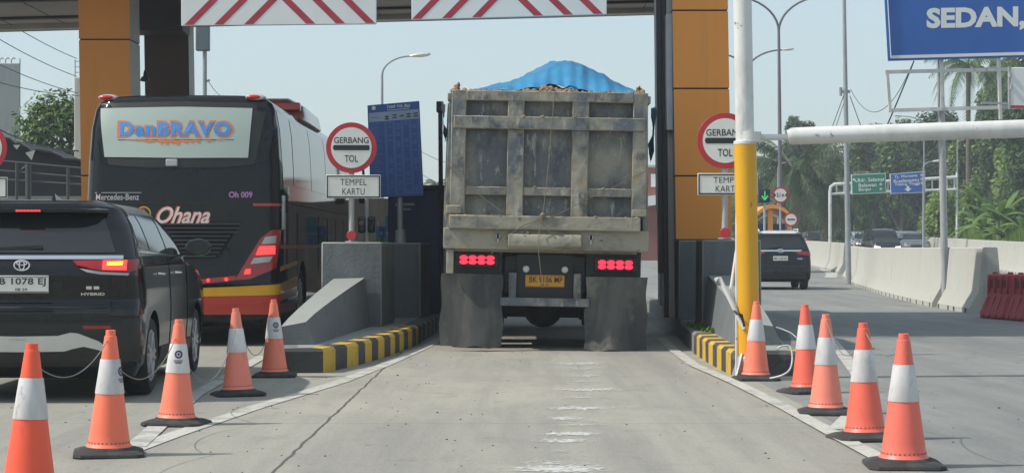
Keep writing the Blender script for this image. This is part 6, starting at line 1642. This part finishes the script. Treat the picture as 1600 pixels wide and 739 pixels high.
# ------------------------------------------------------------------ vegetation
def leaf_mat(name, c, tr=.35):
    m = mat(name, c, .55, var=.35, scale=.9, spec=.3)
    nt = m.node_tree; N, L = nt.nodes, nt.links; b = N['Principled BSDF']; src = b.inputs['Base Color'].links[0].from_socket
    t = N.new('ShaderNodeBsdfTranslucent'); x = N.new('ShaderNodeMixShader'); x.inputs['Fac'].default_value = tr
    L.new(src, t.inputs['Color']); L.new(b.outputs[0], x.inputs[1]); L.new(t.outputs[0], x.inputs[2]); L.new(x.outputs[0], N['Material Output'].inputs['Surface'])
    return m
G1 = leaf_mat('leaf_dark', (.036, .072, .026)); G2 = leaf_mat('leaf_mid', (.078, .145, .038)); G3 = leaf_mat('leaf_light', (.15, .24, .05)); G4 = leaf_mat('leaf_lime', (.25, .35, .07)); BK = mat('bark', (.13, .11, .085), .9, var=.3, scale=3)
GP = leaf_mat('palm_leaf', (.10, .155, .065)); GPD = leaf_mat('palm_leaf_dark', (.042, .070, .030)); GB = leaf_mat('banana_leaf', (.13, .22, .055)); GY = leaf_mat('dry_leaf', (.19, .17, .06))
def leaves(mb, c, rad, n, size, rg, mats=(0, 1, 2), shell=.55, droop=0.0):
    """n leaf sprays spread through an uneven ellipsoid clump"""
    for _ in range(n):
        v = Vector((rg.gauss(0, 1), rg.gauss(0, 1), rg.gauss(0, 1))).normalized() * (shell + (1 - shell) * rg.random()) ** .6
        p = Vector((c[0] + v.x * rad[0], c[1] + v.y * rad[1], c[2] + v.z * rad[2]))
        nrm = (v * .7 + Vector((rg.uniform(-.6, .6), rg.uniform(-.6, .6), .5 + rg.uniform(-.4, .5)))).normalized()
        a = nrm.cross(Vector((rg.uniform(-1, 1), rg.uniform(-1, 1), rg.uniform(-.4, .4)))).normalized(); b = nrm.cross(a)
        s = size * rg.uniform(.55, 1.3); k = rg.uniform(.45, .8)
        q = [p - a * s, p - b * s * k * .7 + a * s * .1, p + a * s + Vector((0, 0, -droop * s)), p + b * s * k * .7 + a * s * .1]
        mb.poly(q, rg.choice(mats))
def tree(label, base, h, crown, trunk_r, seed, size=.35, dens=1.0, mats=None, name='tree', group=None, clumps=9, cb=.35, airy=False, cat='tree'):
    """trunk with limbs to a set of leaf clumps; crown = (rx, ry) half widths, cb = crown base as share of height"""
    rg = random.Random(seed); t = thing(name, label, cat, base, 0, group)
    mats = mats or [G1, G2, G3]
    limb = MB(); mb = MB(); top = Vector((rg.uniform(-.2, .2), rg.uniform(-.2, .2), h * (cb + .25)))
    limb.tube([(0, 0, 0), (rg.uniform(-.1, .1), 0, h * cb * .5), (top.x * .6, top.y * .6, h * cb), top], [trunk_r * 1.3, trunk_r, trunk_r * .8, trunk_r * .5], 9)
    for k in range(clumps):
        u = (k + .5) / clumps; a = k * 2.4 + rg.uniform(-.4, .4)
        zz = h * (cb + (1 - cb) * (.12 + .8 * u)); prof = math.sin(math.pi * min(1, .22 + .72 * u)) ** .8
        c = Vector((crown[0] * .68 * prof * math.cos(a) * rg.uniform(.6, 1.1), crown[1] * .68 * prof * math.sin(a) * rg.uniform(.6, 1.1), zz))
        rr_ = (crown[0] * rg.uniform(.36, .55), crown[1] * rg.uniform(.36, .55), h * (1 - cb) * rg.uniform(.13, .22))
        st = Vector((0, 0, h * cb * rg.uniform(.7, 1.0))) if u < .5 else top
        limb.tube([st, st.lerp(c, .5) + Vector((rg.uniform(-.2, .2), rg.uniform(-.2, .2), -.1)), c], [trunk_r * .5, trunk_r * .33, trunk_r * .12], 6)
        tone = (0, 1, 1, 2) if k % 3 else (1, 2, 2, 0)
        tone = [min(q, len(mats) - 1) for q in tone]
        leaves(mb, c, rr_, int(330 * dens), size, rg, tone, .25 if not airy else .1)
    limb.build('trunk', BK, t); mb.build('crown', mats, t, smooth=0, fixn=False)
    return t
def frond(mb, L_, droop, rg, width=.55, n=26, mi=(0, 1), rise=.6, leaflet=1.0):
    """one feather frond along +x, arching down"""
    pts = []
    for k in range(n + 1):
        u = k / n; pts.append(Vector((L_ * (u - .25 * u * u * droop), 0, L_ * (rise * u - droop * u * u))))
    mb_t = []
    for k in range(2, n + 1):
        p = pts[k]; d_ = (pts[k] - pts[k - 1]).normalized(); u = k / n; w = width * (math.sin(math.pi * min(1, .12 + .88 * u)) ** .6) * rg.uniform(.8, 1.1)
        for sg in (-1, 1):
            tip = p + d_ * w * .55 + Vector((0, sg * w * .8, -w * (.55 + .3 * rg.random()) * leaflet)); b = d_ * (L_ / n * .75)
            mb_t.append(([p, p + b, tip + b * .15, tip], mi[0] if sg > 0 or len(mi) == 1 else rg.choice(mi)))
    return pts, mb_t
def palm(label, base, h, L_, nf, seed, droop=(.5, 1.1), mats=None, group='palms', r=.22, width=.6, rise=(.1, 1.0), skirt=0, name='palm_tree', bend=(0, 0)):
    rg = random.Random(seed); t = thing(name, label, 'palm', base, 0, group)
    mb = MB(); top = Vector((bend[0], bend[1], h)); mb.tube([(0, 0, 0), (bend[0] * .3, bend[1] * .3, h * .5), top], [r * 1.2, r, r * .85], 10)
    for k in range(14 if skirt else 0):
        a = k * 2.4; z = h * (.35 + .6 * k / 14); mb.tube([(r * .8 * math.cos(a), r * .8 * math.sin(a), z), (r * 2 * math.cos(a), r * 2 * math.sin(a), z + .3)], [.09, .05], 5)
    mb.build('trunk', BK, t)
    mb = MB(); st = MB()
    for k in range(nf):
        a = k * 2.399 + rg.uniform(-.25, .25); u = (k + .5) / nf; dr = droop[0] + (droop[1] - droop[0]) * (1 - u) + rg.uniform(-.1, .1); rs = rise[0] + (rise[1] - rise[0]) * u
        pts, qs = frond(mb, L_ * rg.uniform(.85, 1.08), dr, rg, width, rise=rs)
        rot = Matrix.Rotation(a, 4, 'Z'); tilt = Matrix.Rotation(rg.uniform(-.5, .5), 4, 'X'); T = Matrix.Translation(top) @ rot @ tilt
        for q, mi in qs: mb.poly([T @ p for p in q], mi)
        st.tube([T @ p for p in pts[::4]], [.05, .045, .04, .03, .02, .015, .01][:len(pts[::4])], 4)
    cr = mb.build('crown', mats or [GP, GPD], t, smooth=0, fixn=False); st.build('frond_stems', BK if skirt else GP, cr)
    return t
# left tree behind the shed
tree('leafy thin limbed tree between the grey tower and the pale pole', Vector((wp(88, 200, 66).x, 66, 0)), 6.55, (1.75, 1.5), .10, 4, .12, .75, [G1, G2, G3], clumps=17, cb=.55, airy=True, name='tree')
palm('tiny palm on the horizon left of the dump truck', Vector((wp(683, 280, 150).x, 150, gz(150))), 5.4, 1.5, 14, 21, r=.12, width=.4)
palm('large oil palm left of the sign gantry with a dark drooping crown', Vector((wp(1245, 250, 124).x, 124, gz(124))), 5.4, 5.4, 50, 2, (.55, 1.25), r=.35, width=.8, rise=(.0, 1.15), skirt=1)
palm('oil palm with pale arching fronds right of the larger palm', Vector((wp(1290, 290, 134).x, 134, gz(134))), 4.4, 4.8, 42, 3, (.55, 1.2), r=.33, width=.75, rise=(.05, 1.0), skirt=1)
palm('oil palm at the left end of the far trees beside the yellow pole', Vector((wp(1196, 300, 140).x, 140, gz(140))), 4.8, 4.8, 38, 9, (.55, 1.2), r=.33, width=.75, rise=(.0, 1.1), skirt=1)
palm('tall coconut palm rising behind the empty sign frame', Vector((wp(1513, 250, 134).x, 134, gz(134))), 13.4, 3.9, 20, 7, (.55, 1.25), [GP, G3], r=.17, width=.65, rise=(-.1, .9), name='palm_tree')
palm('second coconut palm at the right edge behind the blue overhead sign', Vector((wp(1600, 250, 138).x, 138, gz(138))), 13.6, 4.0, 18, 8, (.5, 1.1), [GP, G3], r=.17, width=.65, rise=(-.1, .9))
TG = 'trees behind the far road'
for (label, px, d, ptop, wpx, mats, seed, cb, cl) in [
        ('tall tree whose tufted top shows beside the twin lamp mast', 1250, 172, 188, 36, [G1, G2], 31, .45, 10),
        ('narrow vine covered tree left of the green direction sign', 1338, 158, 214, 26, [G1, G2, G3], 32, .08, 14),
        ('rounded dark tree above the green direction sign', 1365, 176, 196, 55, [G1, G1, G2], 33, .2, 12),
        ('mid green tree above the blue direction sign', 1408, 170, 190, 50, [G1, G2, G3], 34, .2, 12),
        ('dark tree standing right of the blue direction sign', 1462, 162, 176, 60, [G1, G1, G2], 35, .15, 14),
        ('light tufted tree behind the second lamp mast', 1300, 182, 232, 45, [G1, G2], 36, .2, 10),
        ('big dark tree with lime shoots behind the white sign post', 1514, 156, 205, 40, [G1, G2, G4], 37, .35, 14),
        ('tall leafy tree behind the empty sign frame', 1564, 152, 96, 44, [G1, G2, G3], 38, .35, 18),
        ('tall dark tree at the right edge above the white arm', 1616, 128, 80, 56, [G1, G2], 39, .2, 18),
        ('lime tipped tree above the banana plants', 1586, 150, 215, 40, [G3, G4, G4], 40, .3, 12)]:
    s = d / F; g = gz(d); x = (px - CX) * s; h = H - (ptop - HY) * s - g
    tree(label, Vector((x, d, g)), h, (wpx * s, wpx * s * .9), .22, seed, .20 * d / 150, 2.8, mats, group=TG, clumps=cl, cb=cb)
# mass of woodland behind
rg = random.Random(77); mb = MB()
for k in range(120):
    px = 1150 + rg.random() * 560; d = rg.uniform(186, 225); s = d / F; x = (px - CX) * s; top = {0: 1}.get(9, 0) + H - (rg.uniform(222, 300) - HY) * s
    top = H - ((238 if px < 1330 else 212) + rg.uniform(-12, 70) - HY) * s
    leaves(mb, (x, d, rg.uniform(3, max(3.5, top - 1.5))), (rg.uniform(2, 3.6), 2.5, rg.uniform(1.6, 2.8)), 230, .55, rg, (0, 0, 1, 1, 2), .3)
mb.build('woodland', [G1, G2, G3], smooth=0, fixn=False)
o = bpy.data.objects['woodland']; tag(o, 'dense dark green woodland closing the view behind the far road', 'woodland', kind='stuff')
mb = MB()
for k in range(60):
    px = 1140 + rg.random() * 600; d = rg.uniform(196, 230); s = d / F
    leaves(mb, ((px - CX) * s, d, rg.uniform(1.5, 4.5)), (3.4, 2.5, 2.2), 170, .6, rg, (0, 0, 1), .3)
tag(mb.build('undergrowth', [G1, G2], smooth=0, fixn=False), 'dark undergrowth along the foot of the far woodland', 'undergrowth', kind='stuff')
# bushes, bananas and grass above the far parapet
def pd(px):
    q = sorted((CX + p.x * F / p.y, p.y) for p in far_pts)
    return float(np.interp(px, [a for a, _ in q], [b for _, b in q]))
def bush(label, px, d, ptop, wpx, seed, mats, n=1500, size=.2, grp='bushes above the far parapet'):
    s = d / F; g = gz(d); rg = random.Random(seed); h = H - (ptop - HY) * s - g
    t = thing('bush', label, 'bush', ((px - CX) * s, d, g), 0, grp)
    mb = MB()
    for k in range(9):
        a = k * 2.4; rr_ = wpx * s * .62 * math.sqrt((k + .3) / 9)
        hz = h * (.5 + .12 * rg.uniform(-1, 1)) * (1 - .35 * (rr_ / (wpx * s)) ** 2)
        leaves(mb, (rr_ * math.cos(a), rr_ * math.sin(a) * .8, hz * .85), (wpx * s * .45, wpx * s * .45, hz * .85), n // 9, size, rg, (0, 1, 1, 2), .5)
    mb.build('foliage', mats, t, smooth=0, fixn=False)
    mb = MB()
    for k in range(7): a = k * .9; mb.tube([(0, 0, 0), (wpx * s * .2 * math.cos(a), wpx * s * .2 * math.sin(a), h * .4), (wpx * s * .5 * math.cos(a), wpx * s * .5 * math.sin(a), h * .75)], [.07, .05, .015], 5)
    mb.build('stems', BK, t)
bush('broad mound shaped bright green bush left of the white sign post', 1478, 134, 284, 52, 51, [G3, G4, G4], 9000, .17)
bush('darker bush right of the white sign post under the banana plants', 1524, 119, 268, 36, 52, [G2, G3, G4], 3600, .18)
bush('low light green bush at the foot of the mound', 1448, 136, 345, 22, 53, [G2, G3, G4], 1500, .13)
bush('bright bush at the right edge above the parapet', 1604, 101, 300, 34, 54, [G2, G3, G4], 2600, .16)
def banana(label, px, d, h, seed):
    d = max(d, pd(px) + 11); h *= 1.15
    rg = random.Random(seed); g = gz(d)
    t = thing('banana_plant', label, 'banana plant', ((px - CX) * d / F, d, g), 0, 'banana plants above the parapet')
    mb = MB(); mb.tube([(0, 0, 0), (0, 0, h * .5)], [.14, .09], 9); mb.build('stem', mat('banana_stem', (.16, .2, .07), .7), t)
    mb = MB()
    for k in range(13):
        a = k * 2.4 + rg.uniform(-.3, .3); L_ = h * rg.uniform(.36, .62); dr = rg.uniform(.35, .95); rs = rg.uniform(.5, 1.3); n = 9; rows = []
        for i in range(n + 1):
            u = i / n; c = Vector((L_ * u * .85, 0, h * .48 + L_ * (rs * u - dr * u * u))); w = .19 * math.sin(math.pi * min(.98, .08 + .9 * u)) ** .6
            rows.append([c + Vector((0, -w, -.5 * w)), c, c + Vector((0, w, -.5 * w))])
        T = Matrix.Rotation(a, 4, 'Z'); mb.grid([[T @ p for p in r] for r in rows], rg.choice((0, 0, 1)))
    mb.build('leaves', [GB, G3], t, smooth=60, fixn=False)
for k, (px, d, h, lb) in enumerate([(1538, 101, 3.6, 'banana plant at the left of the clump by the mound'), (1560, 99, 4.4, 'tallest banana plant in the middle of the clump'), (1582, 102, 4.0, 'banana plant with broad arching leaves near the right edge'), (1600, 97, 3.4, 'banana plant cut by the right edge of the picture'), (1548, 96, 2.8, 'short banana plant at the front of the clump'), (1574, 95, 2.6, 'short banana plant low beside the right edge clump')]):
    banana(lb, px, d, h, 60 + k)
mb = MB(); rg = random.Random(91)
for _ in range(7000):
    px = rg.uniform(1425, 1640); d = pd(px) + 10 + rg.random() * 8; p = Vector(((px - CX) * d / F, d, gz(d))); h = rg.uniform(1.2, 2.3) if px > 1510 else rg.uniform(.9, 1.7)
    a = rg.uniform(0, 6.28); dx, dy = math.cos(a) * .05, math.sin(a) * .05; lx, ly = rg.uniform(-.25, .25), rg.uniform(-.25, .25)
    mb.poly([p + Vector((-dx, -dy, 0)), p + Vector((dx, dy, 0)), p + Vector((lx, ly, h))], rg.choice((0, 0, 1)))
tag(mb.build('grass', [G3, G4], smooth=0, fixn=False), 'long bright grass along the far parapet', 'grass', kind='stuff')
# weeds on the right island
mb = MB(); rg = random.Random(17)
for _ in range(260):
    x, y = rg.gauss(2.40, .10), rg.gauss(23.9, .5); a = rg.uniform(0, 6.28); h = rg.uniform(.02, .09)
    if x < 2.27: continue
    mb.poly([(x - .02 * math.cos(a), y - .02 * math.sin(a), KH), (x + .02 * math.cos(a), y + .02 * math.sin(a), KH), (x + rg.uniform(-.06, .06), y + rg.uniform(-.06, .06), KH + h)], rg.choice((0, 1)))
tag(mb.build('weeds', [G2, G3], smooth=0, fixn=False), 'low weeds growing on the right island', 'weeds', kind='stuff')

# ------------------------------------------------------------------ air
hz = MB(); hz.box(-140, 190, -30, 330, -1.0, 24.0)
m = bpy.data.materials.new('haze_air'); m.use_nodes = True
m.node_tree.nodes.clear()
o_ = m.node_tree.nodes.new('ShaderNodeOutputMaterial'); v_ = m.node_tree.nodes.new('ShaderNodeVolumePrincipled')
v_.inputs['Color'].default_value = (0.86, 0.93, 1.0, 1); v_.inputs['Density'].default_value = 0.0010; v_.inputs['Anisotropy'].default_value = 0.2
m.node_tree.links.new(v_.outputs[0], o_.inputs['Volume'])
tag(hz.build('haze', m, smooth=0), kind='stuff')
